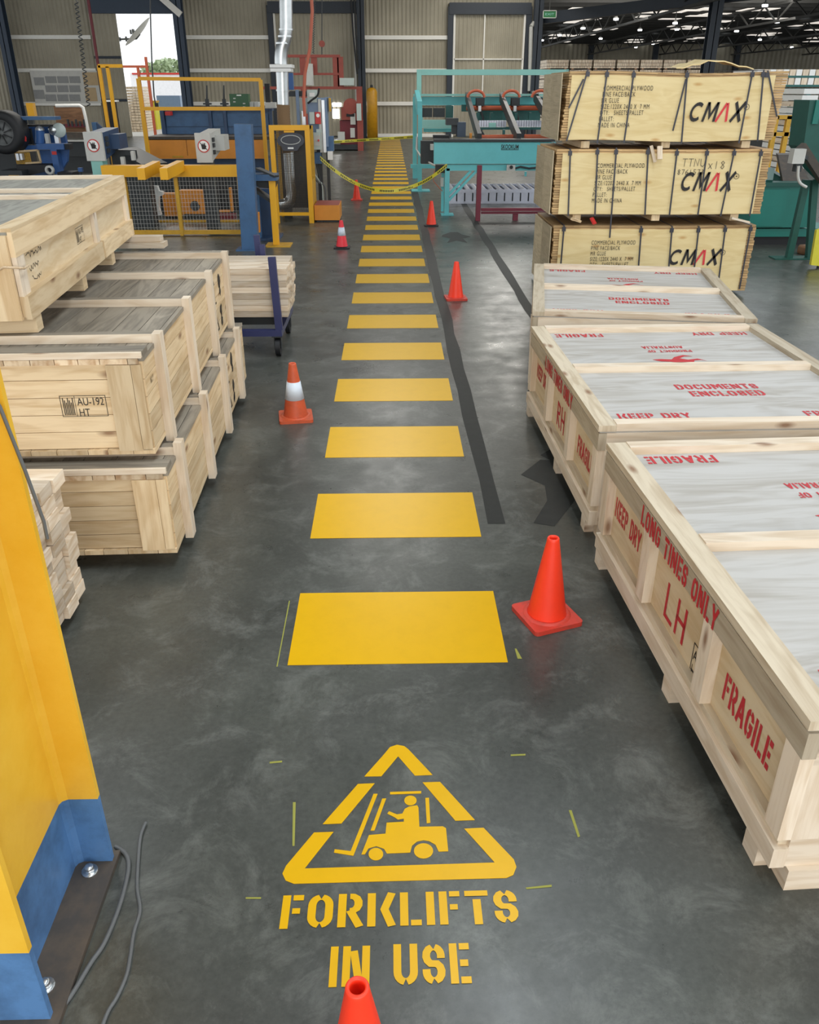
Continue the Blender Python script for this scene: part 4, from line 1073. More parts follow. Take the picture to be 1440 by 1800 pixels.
tb('cross_beam', 'teal_light', 736, 211, 806, 225, 22.6, .2); tb('cross_beam', 'teal_paint', 745, 226, 800, 232, 22.9, .2)
m = MB(); P = [at(737, 187, 22.6), at(744, 210, 22.6), at(737, 211, 22.6)]; m.prism(P, (0, .1, 0)); m.build('gusset', 'teal_paint', tm)
tb('carriage_panel', 'teal_dark', 784, 186, 797, 210, 24.5, .2); tb('carriage_panel', 'teal_dark', 812, 184, 980, 196, 25.0, .2)
tb('carriage_panel', 'teal_dark', 840, 196, 950, 212, 24.8, .2)
for (x0, x1) in ((743, 760), (762, 782)): tb('control_box', 'steel_dark', x0, 190, x1, 206, 24, .25)
# red tubes, dark arms, motor, hoists
MB().tube([at(820, 190, 24.4), at(980, 190, 24.4)], .06, 10).build('drive_shaft', 'orange_pipe', tm)
MB().tube([at(846, 242, 19.2), at(902, 241, 19.2)], .055, 10).build('drive_shaft', 'orange_pipe', tm); MB().tube([at(922, 241, 19.2), at(985, 241, 19.2)], .055, 10).build('drive_shaft', 'orange_pipe', tm)
for (a, b) in (((821, 170), (843, 245)), ((881, 170), (912, 245)), ((941, 170), (978, 232))):
    m = MB(); m.bar(at(a[0], a[1], 25.4), at(b[0], b[1], 18.3), .09, .22); ar = m.build('chain_arm', 'steel_dark', tm)
    m = MB(); m.bar(at(a[0] + 2.5, a[1], 25.4), at(b[0] + 3, b[1], 18.3), .02, .05); m.build('chain_guide', 'orange_pipe', ar)
mo = tb('motor', 'column_blue', 804, 215, 819, 241, 18.9, .4, bevel=.03); tb('gearbox', 'steel_dark', 785, 208, 806, 220, 18.9, .35, bevel=.05); tb('gearbox', 'steel_dark', 795, 220, 806, 236, 19.0, .3, bevel=.05)
tb('conveyor_roller_end', 'rubber_black', 762, 238, 790, 244, 19.0, .3)
for k, (px, w_) in enumerate(((845, 14), (907, 14), (958, 13))):
    h = tb('hoist_unit', 'steel_dark', px - w_ / 2, 172, px + w_ / 2, 186, 24.2, .3, bevel=.03)
    m = MB(); c = at(px - 8, 169, 24.1); m.tube([c + Vector((.22 * math.cos(R(a_)), 0, .16 * math.sin(R(a_)) - .03)) for a_ in range(0, 181, 20)], .035, 8); m.build('hose_loop', 'orange_pipe', h)
    m = MB(); m.pbox(px - 20, 160, px + 4, 164, 24.6, .3); m.build('fin_cover', 'galvanised', h)
    m = MB(); c = at(px - 2, 186, 24.1); m.tube([c, c + Vector((.1, -.1, -.3)), c + Vector((.06, -.15, -.6)), c + Vector((.2, -.15, -.8))], .03, 8); m.build('air_line', 'steel_dark', h)
    tb('valve', 'galvanised', px - 4, 186, px + 1, 196, 24.0, .15, par=h)
for px in (838, 862, 884, 905, 930): tb('bracket', 'teal_dark', px, 198, px + 5, 210, 23.6, .15)
tb('sensor_arm', 'teal_light', 860, 216, 872, 224, 19.6, .1); tb('sensor_arm', 'teal_dark', 884, 228, 888, 246, 19.2, .1)
tb('idler', 'orange_paint', 826, 234, 830, 246, 18.6, .12)
# upper roller bed
ub = tb('roller_bed', 'teal_dark', 836, 224, 958, 228, 21.0, .4)
for i in range(26):
    px = 838 + i * 4.4
    if 842 < px < 955 and not (888 < px < 900): tb('roller', 'roller_metal', px, 212, px + 3.6, 223, 21.0, .12, par=ub)
tb('frame_plate', 'steel_dark', 740, 248, 765, 288, 19.5, .3); tb('end_cap', 'machine_grey', 757, 254, 764, 264, 18.1, .2)
bx = tb('switch_box', 'machine_grey', 891, 290, 906, 300, YF - .0, .05); MB().cyl(at(899, 294, YF - .03), at(899, 294, YF), .035).build('knob', 'rubber_black', bx)
MB().tube([at(906, 296, YF + .02), at(915, 293, YF), at(930, 296, YF), at(950, 294, YF), at(975, 296, YF)], .018, 8).build('conduit', 'steel_dark', tm)
MB().tube([at(733, 240, 22.4), at(732, 262, 22.4), at(742, 278, 21), at(762, 290, 18.6), at(778, 294, 18.3)], .02, 8).build('air_hose', 'machine_grey', tm)
tb('valve_block', 'steel_dark', 766, 290, 782, 304, 18.2, .2)
MB().tube([at(764, 300, 18.2), at(762, 318, 18.2), at(772, 330, 18.2), at(778, 336, 18.2)], .008, 6).build('air_hose', 'orange_pipe', tm)
tb('valve_block', 'machine_grey', 775, 312, 780, 328, 18.25, .1)
tb('leg', 'teal_paint', 923, 302, 926, 310, 20, .1)
# low roller conveyor behind it
rc = thing('roller_conveyor', 'low white roller conveyor under the teal machine beam', 'conveyor', (at(870, 357, 20.0).x, 20.4, 0))
zr0 = at(870, 356, 20.0).z; zr1 = at(870, 337, 20.0).z; xa, xb = at(789, 345, 20).x, at(985, 345, 20).x
MB().bb(xa, xb, 19.97, 20.0, zr1 - .02, zr1 + .05).build('side_rail', 'roller_metal', rc); MB().bb(xa, xb, 19.97, 20.0, zr0 - .02, zr0 + .03).build('side_rail', 'roller_metal', rc)
MB().bb(xa, xb, 20.1, 20.13, zr0, zr1).build('back_plate', 'steel_dark', rc)
MB().bb(xa, xb, 21.2, 21.25, zr1 - .1, zr1 + .05).build('side_rail', 'roller_metal', rc)
n = 14
for i in range(n):
    x = xa + (xb - xa) * (i + .5) / n; w_ = (xb - xa) / n
    MB().bb(x - w_ * .42, x + w_ * .42, 19.99, 20.06, zr0 + .03, zr1 - .02).build('slat', 'roller_metal', rc)
    MB().tube([(x, 20.0, zr1 + .02), (x, 21.2, zr1 + .02)], .05, 10).build('roller', 'roller_metal', rc)
for x in (xa + .1, (xa + xb) / 2, xb - .1): MB().bb(x - .05, x + .05, 20.2, 20.3, 0, zr0 + .05).build('leg', 'steel_dark', rc); MB().bb(x - .05, x + .05, 21.1, 21.2, 0, zr1).build('leg', 'steel_dark', rc)
# maroon stand
ms = thing('steel_stand', 'maroon steel stand with low rail in front of the roller conveyor', 'stand', (at(860, 388, 17.2).x, 17.25, 0))
MB().pbox(838, 291, 846, 389, 17.2, .12).build('post', 'maroon_stand', ms); MB().pbox(846, 366, 975, 371, 17.22, .08).build('rail', 'maroon_stand', ms); MB().pbox(846, 372, 975, 376, 17.26, .08).build('rail', 'maroon_stand', ms)
xx = at(906, 380, 17.3).x; MB().bb(xx - .05, xx + .05, 17.25, 17.35, 0, at(906, 376, 17.3).z).build('leg', 'maroon_stand', ms)
xx = at(974, 380, 17.3).x; MB().bb(xx - .05, xx + .05, 17.25, 17.35, 0, at(906, 376, 17.3).z).build('leg', 'maroon_stand', ms)
# caution tapes
def tape(label, p0, p1, sag, n=26, w_=.075):
    m = MB(); ink = MB(); pts = []
    for i in range(n + 1):
        t = i / n; p = p0.lerp(p1, t); p.z -= sag * 4 * t * (1 - t); pts.append(p)
    for i in range(n):
        a, b = pts[i], pts[i + 1]; tw = .25 * math.sin(i * .5); u = Vector((0, math.sin(tw) * w_, math.cos(tw) * w_)); tw2 = .25 * math.sin((i + 1) * .5); u2 = Vector((0, math.sin(tw2) * w_, math.cos(tw2) * w_))
        m.poly([a, b, b + u2, a + u])
        if i % 4 != 3:
            for k in range(3):
                q0 = a.lerp(b, k / 3 + .05); q1 = a.lerp(b, k / 3 + .25); ink.poly([q0 + u * .2 + Vector((0, -.004, 0)), q1 + u * .2 + Vector((0, -.004, 0)), q1 + u * .7 + Vector((0, -.004, 0)), q0 + u * .7 + Vector((0, -.004, 0))])
    t = thing('caution_tape', label, 'barrier tape', pts[n // 2])
    m.build('tape', 'tape_yellow', t); ink.build('print', 'ink_black', t)
tape('yellow and black caution tape sagging across the walkway between cabinet and teal machine', at(563, 281, 17.9), at(786, 294, 18.0), .55)
tape('farther yellow caution tape stretched straight across the walkway', at(586, 252, 27.5), at(727, 243, 26.0), .0)

# ================================================================== LEFT MACHINES
def pb(par, name, mat, x0, y0, x1, y1, Y, d, bevel=0.0, label=None):
    o = MB().pbox(x0, y0, x1, y1, Y, d).build(name, mat, par, bevel=bevel)
    if label: o['label'] = label
    return o
def base(px, py, Y): p = at(px, py, Y); return (p.x, Y, 0)
def mesh_grid(m, x0, x1, z0, z1, Y, n, k, th):
    for i in range(n + 1):
        x = x0 + (x1 - x0) * i / n; m.bb(x - th, x + th, Y - th, Y + th, z0, z1)
    for j in range(k + 1):
        z = z0 + (z1 - z0) * j / k; m.bb(x0, x1, Y - th, Y + th, z - th, z + th)
# fence cage with yellow beams
Y = 15.4
fc = thing('machine_guard_fence', 'low mesh fence under a thick yellow beam with two stub arms', 'fence', base(300, 410, Y))
m = MB(); m.pbox(178, 291, 424, 311, Y, .22); m.build('top_beam', 'yellow_steel', fc, bevel=.01)
for a, b in (((335, 291), (252, 308)), ((308, 289), (240, 311))): pass
for (px, py, bx, by) in ((248, 306, 276, 292), (288, 306, 318, 291)):
    p = at(px, py, Y - 1.35); q_ = at(bx, by, Y + .02)
    q_.z = p.z + (q_.z - p.z) * .9
    MB().bar(p, q_, .12, .17).build('stub_arm', 'yellow_steel', fc, bevel=.008)
xl, xr = at(222, 350, Y).x, at(424, 360, Y).x; zt_, zb_ = at(320, 312, Y).z, at(320, 409, Y).z
m = MB(); mesh_grid(m, xl, xr, zb_, zt_, Y + .1, 36, 13, .0018); m.build('wire_mesh', 'machine_grey', fc)
m = MB(); m.bb(xl, xr, Y + .068, Y + .132, zb_ - .04, zb_ + .03); m.build('bottom_rail', 'yellow_dirty', fc)
for px, s in ((222, .03), (312, .03), (423, .035)):
    x = at(px, 360, Y).x; MB().bb(x - s, x + s, Y + .06, Y + .14, .0, zt_).build('post', 'yellow_dirty', fc)
# tall blue post
bp = thing('blue_steel_post', 'tall broad blue post at the right end of the mesh fence', 'post', base(436, 440, 13.95))
m = MB(); m.bar(at(428, 218, 14.0) , at(441, 438, 14.0), .26, .2, up=(0, 1, 0)); m.build('post_shaft', 'blue_steel', bp, bevel=.01)
x = at(441, 438, 14.0).x; MB().bb(x - .22, x + .22, 13.85, 14.2, 0, .02).build('foot_plate', 'blue_steel', bp)
# docking machine inside the fence
dm = thing('saw_machine', 'dark machine with orange panels and white guard behind the mesh fence', 'machine', base(330, 400, 17.55))
pb(dm, 'machine_base', 'blue_dark', 205, 395, 420, 412, 17.35, 1.2); pb(dm, 'machine_bed', 'steel_dark', 215, 300, 420, 392, 18.75, .3)
pb(dm, 'side_panel', 'orange_paint', 287, 340, 318, 380, 17.75, .2); pb(dm, 'front_panel', 'orange_paint', 316, 335, 370, 376, 17.60, .25)
m = MB().cyl(at(343, 362, 17.58), at(343, 362, 17.61), .095, n=20); m.build('cover_ring', 'steel_dark', dm)
m = MB(); P = [at(258, 327, 17.45), at(276, 327, 17.45), at(279, 336, 17.45), at(286, 337, 17.45), at(286, 343, 17.45), at(279, 346, 17.45), at(279, 366, 17.45), at(283, 378, 17.45), at(268, 380, 17.45), at(262, 360, 17.45), at(258, 340, 17.45)]; m.prism(P, (0, .12, 0)); m.build('blade_guard', 'white_paint', dm)
m = MB(); P = [at(226, 320, 17.55), at(244, 318, 17.55), at(245, 338, 17.55), at(230, 334, 17.55)]; m.prism(P, (0, .06, 0)); P = [at(231, 350, 17.55), at(248, 350, 17.55), at(249, 372, 17.55), at(240, 382, 17.55), at(234, 378, 17.55)]; m.prism(P, (0, .06, 0)); m.build('chute_plate', 'light_metal', dm)
pb(dm, 'cross_rail', 'yellow_dirty', 232, 388, 420, 393, 17.15, .1); pb(dm, 'motor_cover', 'maroon', 380, 378, 412, 392, 17.45, .3, bevel=.03); pb(dm, 'angle_frame', 'orange_paint', 370, 370, 404, 373, 17.45, .1)
pb(dm, 'angle_frame', 'orange_paint', 404, 330, 408, 372, 17.45, .1); pb(dm, 'cable_tray', 'blue_bright', 325, 395, 345, 405, 17.05, .2)
# saw heads with stickers
def saw_head(label, X0, Y0, X1, Y1, Yd, xs1, stk, body, legpx):
    h = thing('docking_saw', label, 'machine', base((X0 + X1) / 2, Y1, Yd), 0, 'grey saw heads behind the yellow beam')
    pb(h, 'front_plate', 'machine_grey', X0, Y0, X1, Y1, Yd, .08, bevel=.01)
    f = [at(X1, Y0 + 2, Yd), at(X1, Y1 - 1, Yd)]; d = at(xs1, Y0, Yd + 1.1)
    m = MB(); P = [f[0], f[1], f[1] + Vector((0.0, 1.0, .12)), f[0] + Vector((0, 1.0, .05))]; 
    a, b = at(X0 + 4, (Y0 + Y1) / 2, Yd).x, at(X1 - 1, (Y0 + Y1) / 2, Yd).x; wz = f[0].z - f[1].z
    m.prism([(b, Yd + .08, f[0].z), (b, Yd + 1.1, f[0].z + .05), (b, Yd + 1.1, f[1].z + wz * .35), (b, Yd + .08, f[1].z)], (a - b, 0, 0)); bo = m.build('housing', body, h)
    m = MB(); m.bb(b, b + .16, Yd + .5, Yd + 1.0, f[1].z + wz * .35, f[0].z - .04); m.build('side_box', body, h, bevel=.02)
    for zz in (.25, .5, .7): MB().bb(b, b + .03, Yd + .2, Yd + .32, f[1].z + wz * zz, f[1].z + wz * zz + .07).build('button_box', 'steel_dark', h)
    s = stk; c = at(s[0], s[1], Yd - .012); r = .105
    m = MB(); m.cyl(c + Vector((0, .012, 0)), c, r, n=24); so = m.build('sticker', 'red_paint', h)
    m = MB(); m.cyl(c + Vector((0, .01, 0)), c + Vector((0, -.003, 0)), r * .84, n=24); m.build('sticker_face', 'white_paint', so)
    m = MB(); P = [(-.03, -.05), (.03, -.05), (.05, 0), (.03, .02), (.03, .05), (.015, .055), (.005, .02), (-.005, .06), (-.02, .02), (-.045, .03)]
    m.flat([P], c + Vector((0, -.005, 0)), (1, 0, 0), (0, 0, 1)); m.flat(ribbon([(-.06, .06), (.06, -.06)], .014, 'b'), c + Vector((0, -.006, 0)), (1, 0, 0), (0, 0, 1)); m.build('sticker_symbol', 'ink_black', so)
    x = at((X0 + X1) / 2 + 4, Y1, Yd).x
    MB().bb(x - .1, x + .1, Yd + .02, Yd + .3, 0, f[1].z).build('pedestal', 'teal_light' if legpx else 'steel_dark', h)
    return h
saw_head('grey saw head with hand sticker and blue housing, the left one', 149, 232, 181, 283, 15.9, 222, (164, 256), 'blue_dark', True)
saw_head('grey saw head with hand sticker and grey housing, near the tall blue post', 344, 234, 371, 286, 16.0, 398, (358, 257), 'machine_grey', False)
ch = dm
m = MB(); m.bar(at(220, 262, 17.2), at(272, 290, 16.2), .5, .05); m.build('chute_plate', 'steel_dark', ch); pb(ch, 'chute_side', 'steel_dark', 196, 264, 240, 290, 16.6, .08); pb(ch, 'roller', 'machine_grey', 212, 276, 218, 290, 16.1, .1); pb(ch, 'roller', 'machine_grey', 230, 266, 236, 282, 16.2, .1)
x = at(232, 290, 16.6).x; MB().bb(x - .3, x + .3, 16.5, 16.8, 0, .95).build('support', 'steel_dark', ch)
# press with blue bed and orange skirt
Y = 20.5
pr = thing('press_machine', 'wide blue machine with long orange skirt panels', 'machine', base(370, 290, Y))
pb(pr, 'blue_back_wall', 'blue_steel', 283, 194, 478, 240, Y + 1.2, .2)
pb(pr, 'top_edge', 'blue_dark', 283, 191, 478, 195, Y + 1.1, .35)
for px in (285, 368, 394, 474): pb(pr, 'rib', 'blue_dark', px, 195, px + 5, 240, Y + 1.08, .12)
for (a, b) in ((292, 367), (374, 393), (400, 472)): pb(pr, 'back_panel', 'blue_steel', a, 200, b, 222, Y + 1.15, .05, bevel=.01)
pb(pr, 'table', 'plate_dark', 258, 240, 478, 246, Y, 1.3)
pb(pr, 'skirt_panel', 'orange_paint', 259, 245, 328, 274, Y, .06, bevel=.01); pb(pr, 'skirt_panel', 'orange_paint', 329, 245, 415, 274, Y, .06, bevel=.01); pb(pr, 'skirt_panel', 'orange_paint', 416, 245, 468, 274, Y, .06, bevel=.01)
pb(pr, 'skirt_edge', 'orange_paint', 260, 274, 468, 279, Y, .1); pb(pr, 'name_plate', 'yellow_dirty', 303, 274, 322, 277, Y - .02, .03)
pb(pr, 'machine_base', 'blue_dark', 262, 280, 470, 345, Y + .2, 1.2)
MB().bb(at(280, 300, Y).x, at(460, 300, Y).x, Y + .3, Y + 1.3, 0, .4).build('plinth', 'steel_dark', pr)
pb(pr, 'red_tray', 'red_paint', 290, 196, 300, 203, Y + .9, .2, bevel=.02)
# yellow rail frame in front of the press
yf_ = thing('yellow_rail_frame', 'tall yellow tube frame around the blue and orange machine', 'guard rail', base(350, 280, 19.6))
Yr = 19.6
P0, P1, P2, P3 = at(243, 138, Yr), at(266, 283, Yr), at(458, 140, Yr), at(470, 290, Yr)
P1 = Vector((P1.x, P1.y, 0)); P3 = Vector((P3.x, P3.y, 0))
for a, b, nm in ((P0, Vector((P0.x + .0, Yr, 0)), 'post'), (P2, Vector((P2.x, Yr, 0)), 'post'), (P0, P2, 'top_rail')):
    MB().bar(a, b, .075 if nm == 'post' else .068, .075 if nm == 'post' else .068).build(nm, 'yellow_steel', yf_, bevel=.005)
zz = at(350, 191, Yr).z; MB().bb(P0.x, P2.x, Yr - .04, Yr + .04, zz - .035, zz + .035).build('mid_rail', 'yellow_steel', yf_)
# bench things on the press
def small(name, label, cat, mat, box, Y, d, bevel=0.0, group=None):
    m = MB().pbox(*box, Y, d); return tag(m.build(name, mat, bevel=bevel), label, cat, group)
shelf_z = at(400, 193, 22.0).z
gb = thing('tool_chest', 'dark green metal tool chest on the blue machine', 'box', at(420, 190, 21.9)); 
pb(gb, 'chest_body', 'green_box', 404, 165, 437, 190.4, 21.7, .3, bevel=.01); pb(gb, 'name_label', 'white_paint', 416, 166.5, 424, 168.5, 21.69, .02)
for bx in ((410, 172), (410, 178), (427, 181), (427, 187)): pb(gb, 'drawer_pull', 'machine_grey', bx[0], bx[1], bx[0] + 4, bx[1] + 2, 21.68, .03)
for k, x in enumerate((439, 447)): small('parts_bin', ('clear small parts bin beside the green chest', 'second clear parts bin, next to the yellow frame post')[k], 'bin', 'machine_grey', (x, 179, x + 7, 190), 21.8, .25, .01, 'parts bins on the blue machine')
for k, x in enumerate((364, 394)):
    g = thing('toggle_clamp', ('upright dark screw clamp on the machine shelf, farther from the chest', 'upright dark screw clamp on the machine shelf, next to the chest')[k], 'clamp', at(x, 192, 21.9), 0, 'upright clamps on the blue machine')
    MB().tube([at(x, 192, 21.9), at(x - .5, 150, 21.9)], [.03, .015], 6).build('spindle', 'steel_dark', g); pb(g, 'clamp_base', 'steel_dark', x - 7, 181, x + 7, 184, 21.85, .1); pb(g, 'clamp_foot', 'steel_dark', x - 3, 174, x + 3, 190.4, 21.87, .08)
pb(small('steel_block', 'black upright tool block at the right end of the blue machine', 'tool', 'rubber_black', (466, 147, 474, 183), 21.4, .15, .01), 'tool_cap', 'machine_grey', 466, 180, 484, 190, 21.3, .3)
# free standing yellow frames and door things at the back wall
yd = thing('yellow_gate_frame', 'narrow yellow gate frame beside the bright doorway', 'frame', base(195, 230, 27.0))
for a, b in (((174, 115), (190, 226)), ((189, 117), (203, 225)), ((173, 116), (215, 116))):
    p, q_ = at(*a, 27.0), at(*b, 27.0)
    if abs(a[1] - b[1]) > 20: q_ = Vector((p.x, 27.0, 0))
    MB().bar(p, q_, .09, .09).build('tube', 'yellow_steel', yd)
yo = thing('lumber_rack_posts', 'pair of slim orange posts standing in the doorway', 'rack', base(260, 230, 31))
for px in (242, 256): 
    p = at(px, 116 if px == 242 else 100, 31); MB().bar(p, (p.x, 31, 0), .08, .08).build('post', 'orange_pipe', yo)
p, q_ = at(215, 117, 31), at(257, 117, 31); MB().bar(p, q_, .07, .07).build('rail', 'orange_pipe', yo)
bo = thing('backpack_rack', 'tall narrow dark locker panel behind the yellow gate frame', 'panel', base(193, 230, 30)); pb(bo, 'panel', 'rubber_black', 183, 178, 206, 236, 30, .15, bevel=.03); pb(bo, 'panel_edge', 'white_paint', 183, 176, 206, 179, 29.95, .2)
x = at(195, 230, 30).x; MB().bb(x - .2, x + .2, 30.02, 30.12, 0, at(193, 234, 30).z).build('support', 'steel_dark', bo)
# poster
po = thing('wall_poster', 'large faded pinboard poster on the corrugated wall at the left', 'poster', at(115, 182, YW - .2))
pb(po, 'sheet', 'poster', 57, 124, 174, 181, YW - .22, .03)
for r_ in range(3):
    for c_ in range(3): 
        x0 = 80 + c_ * 21; y0 = 134 + r_ * 16; pb(po, 'printed_panel', 'poster_ink', x0, y0, x0 + 19, y0 + 12, YW - .235, .012)
pb(po, 'printed_panel', 'poster_tan', 146, 127, 172, 150, YW - .235, .012); pb(po, 'printed_panel', 'poster_ink', 60, 136, 78, 150, YW - .235, .012); pb(po, 'printed_panel', 'poster_ink', 60, 158, 78, 174, YW - .235, .012); pb(po, 'printed_panel', 'poster_tan', 150, 154, 170, 178, YW - .235, .012)
# tool bench with brown back board
wb = thing('workbench', 'brown backed workbench with white rounded frame and maroon tool rack', 'workbench', base(130, 250, 28))
pb(wb, 'back_board', 'brown_ply', 98, 187, 147, 232, 28.3, .05); pb(wb, 'tool_rack', 'maroon', 112, 218, 152, 224, 28.1, .15)
m = MB(); m.tube([at(98, 186, 28.1), at(140, 185.5, 28.1), at(146, 189, 28.1), at(150, 205, 28.1), at(156, 236, 28.1)], .05, 8); m.build('edge_tube', 'white_paint', wb)
pb(wb, 'shelf', 'plate_dark', 108, 234, 155, 243, 27.9, .5); pb(wb, 'shelf_edge', 'machine_grey', 115, 246, 155, 249, 27.8, .5); pb(wb, 'bench_base', 'steel_dark', 118, 250, 155, 275, 27.9, .5)
for k in range(5): pb(wb, 'tool', 'steel_dark', 118 + k * 7, 210 + (k % 2) * 3, 121 + k * 7, 222, 28.05, .06)
x = at(130, 270, 28).x; MB().bb(x - .5, x + .5, 28, 28.4, 0, .6).build('support', 'steel_dark', wb)
small('wall_box', 'small yellow box mounted on the wall at the far left', 'box', 'yellow_steel', (47, 181, 59, 204), 40.0, .3)
m = MB(); p = at(54, 204, 40.2); m.bb(p.x - .1, p.x + .1, 40.05, 40.25, 0, p.z); m.build('box_stand', 'steel_dark', bpy.data.objects['wall_box'])
MBt = MB(); p = at(155, 0, 44); q_ = at(187, 230, 44); MBt.tube([(p.x, 44, p.z + 2), (p.x, 44, 0)], .07, 8); tag(MBt.build('red_pipe', 'maroon'), 'thin dark red pipe rising beside the doorway at the left', 'pipe')
# hanging items
m = MB(); c0 = at(133, 0, 34); pts = []
for i in range(160):
    t = i / 159; p = at(134 + 22 * t, 2 + 185 * t, 34); pts.append(p + Vector((.07 * math.sin(i * .9), 0, 0)))
pts.insert(0, at(134, -60, 34))
tag(m.tube(pts, .018, 5).build('coiled_air_hose', 'steel_dark'), 'dark coiled air line hanging in front of the wall poster', 'hose')
m = MB(); pts = [at(264, -40, 33), at(264.5, 26, 33), at(267, 110, 33), at(271, 170, 33), at(274, 186, 33)]
hk = thing('hanging_cable', 'dark cable with weight hanging down across the doorway', 'cable', pts[-1]); m.tube(pts, .025, 6); m.build('cable', 'steel_dark', hk); pb(hk, 'end_weight', 'rubber_black', 272, 181, 277, 190, 32.9, .15)
m = MB(); pts = [at(546, -30, 17.95), at(549, 20, 17.95), at(545, 85, 17.95), at(536, 130, 17.95), at(534, 175, 17.95), at(536, 205, 17.95)]
tag(m.tube(pts, .032, 10).build('orange_hose', 'hose_orange'), 'thick orange hose hanging from the roof beside the silver duct', 'hose')
for k, (a, b) in enumerate((((616, -20), (628, 130)), ((622, -20), (631, 120)))):
    m = MB(); m.tube([at(*a, 48.9), at((a[0] + b[0]) / 2 - 1, 60, 48.9), at(*b, 48.9)], .05, 6); tag(m.build('wall_cable', 'rubber_black'), ('black cable hanging left of the middle column, outer one', 'black cable hanging left of the middle column, nearer the column')[k], 'cable')
hb = thing('chain_hoist', 'small red chain hoist with hook hanging in the middle of the back wall', 'hoist', at(566, 80, 38.5)); m = MB(); m.tube([at(566, -30, 38.5), at(566, 100, 38.5)], .02, 6); m.build('chain', 'steel_dark', hb)
m = MB(); c = at(566, 77, 38.5); m.cyl(c + Vector((0, -.08, 0)), c + Vector((0, .08, 0)), .12, n=14); m.build('hook_block', 'oxide_red', hb)
m = MB(); pts = [at(555, -30, 36)]
for i in range(60): pts.append(at(555 - 1 + (1.4 if i % 2 else -1.4) - 3 * i / 60, -30 + 2.1 * i, 36))
tag(MB().tube(pts, .02, 5).build('coiled_air_hose', 'steel_dark'), 'thin dark coiled line hanging beside the orange hose', 'hose')
# ------------------------------------------------------------------ extraction duct and its guard
Y = 17.0
dg = thing('extraction_duct', 'large silver extraction duct with offset bend, white damper and brown flexible lower end', 'duct', base(505, 300, 17.7))
Yd = 17.7
def sm(pts, n=6):
    out = []
    for i in range(len(pts) - 1):
        p0, p1, p2, p3 = pts[max(i - 1, 0)], pts[i], pts[i + 1], pts[min(i + 2, len(pts) - 1)]
        for k in range(n):
            t = k / n; out.append(.5 * ((2 * p1) + (p2 - p0) * t + (2 * p0 - 5 * p1 + 4 * p2 - p3) * t * t + (3 * p1 - p0 - 3 * p2 + p3) * t ** 3))
    out.append(pts[-1]); return out
rd = (at(514, 30, Yd).x - at(491, 30, Yd).x) / 2
m = MB(); m.tube(sm([at(502, -60, Yd), at(502.5, 0, Yd), at(503, 48, Yd), at(501, 68, Yd), at(496, 84, Yd), at(494, 100, Yd), at(494, 113, Yd)]), rd, 20); m.build('upper_duct', 'galvanised', dg)
for (px, py) in ((503, 52), (501, 64), (497, 76)):
    m = MB(); c = at(px, py, Yd); m.tube([c + Vector((.0, 0, -.015)), c + Vector((0, 0, .015))], rd + .015, 20); m.build('joint_band', 'galvanised', dg)
m = MB(); m.pbox(474, 113, 513, 119, Yd - .25, .5); m.pbox(475, 120, 511, 126, Yd - .25, .5); m.build('damper_flange', 'white_paint', dg)
m = MB(); m.tube([at(496, 126, Yd), at(497, 160, Yd), at(498, 184, Yd)], [rd * 1.0, rd * .95, rd * .95], 20); m.build('lower_duct', 'galvanised', dg)
m = MB(); m.tube([at(497, 158, Yd), at(497, 161, Yd)], rd * 1.06, 20); m.build('joint_band', 'galvanised', dg)
pts = []; rs = []
for i in range(37):
    t = i / 36; pts.append(at(498 + 9 * t * t, 184 + 84 * t, Yd)); rs.append(rd * (1.02 + .05 * (i % 2)))
m = MB(); m.tube(pts, rs, 18); m.build('flexible_hose', 'flex_brown', dg)
m = MB(); m.tube(sm([at(507, 266, Yd), at(510, 320, Yd), at(512, 345, Yd), at(505, 357, Yd), at(490, 360, Yd), at(478, 360, Yd)]), rd * .9, 16); m.build('lower_bend', 'galvanised', dg)
x = at(507, 370, Yd).x; MB().bb(x - .08, x + .08, Yd - .05, Yd + .05, 0, at(507, 362, Yd).z).build('duct_support', 'steel_dark', dg)
mg = thing('mesh_guard', 'upright yellow framed mesh guard with dark cover hung at its top', 'guard', base(515, 393, Y))
A, Bq = at(476.5, 224, Y), at(539, 224, Y); Cq, Dq = at(489, 391, Y), at(549, 391, Y)
xa, xb = (A.x + Cq.x) / 2, (Bq.x + Dq.x) / 2; zt_ = A.z; zb_ = at(515, 376, Y).z
for x in (xa, xb): MB().bb(x - .045, x + .045, Y - .03, Y + .03, 0, zt_).build('post', 'yellow_steel', mg)
MB().bb(xa - .045, xb + .045, Y - .034, Y + .034, zt_ - .05, zt_ + .04).build('top_rail', 'yellow_steel', mg); MB().bb(xa, xb, Y - .025, Y + .025, zb_ - .03, zb_ + .03).build('bottom_rail', 'yellow_steel', mg)
m = MB(); mesh_grid(m, xa, xb, zb_, zt_, Y, 24, 56, .0035); m.build('wire_mesh', 'plate_dark', mg)
MB().bb(xa, xb, Y + .97, Y + .99, zb_, zt_).build('back_panel', 'steel_dark', mg)
MB().bb(xb - .03, xb + .03, Y + .05, Y + .9, 0, zt_ * .45).build('side_panel', 'yellow_dirty', mg)
MB().bb(xb - .03, xb + .03, Y + .9, Y + .98, 0, zt_).build('post', 'yellow_dirty', mg); MB().bb(xa - .03, xa + .03, Y + .9, Y + .98, 0, zt_).build('post', 'yellow_dirty', mg)
MB().bb(xa, xb, Y + .9, Y + .96, zt_ - .06, zt_).build('top_rail', 'yellow_dirty', mg)
cv = []
for i in range(32):
    a_ = 2 * math.pi * i / 32; x, z = math.cos(a_), math.sin(a_); cv.append((511 + 24 * (abs(x) ** .8) * (1 if x > 0 else -1), 247 - 13.5 * z))
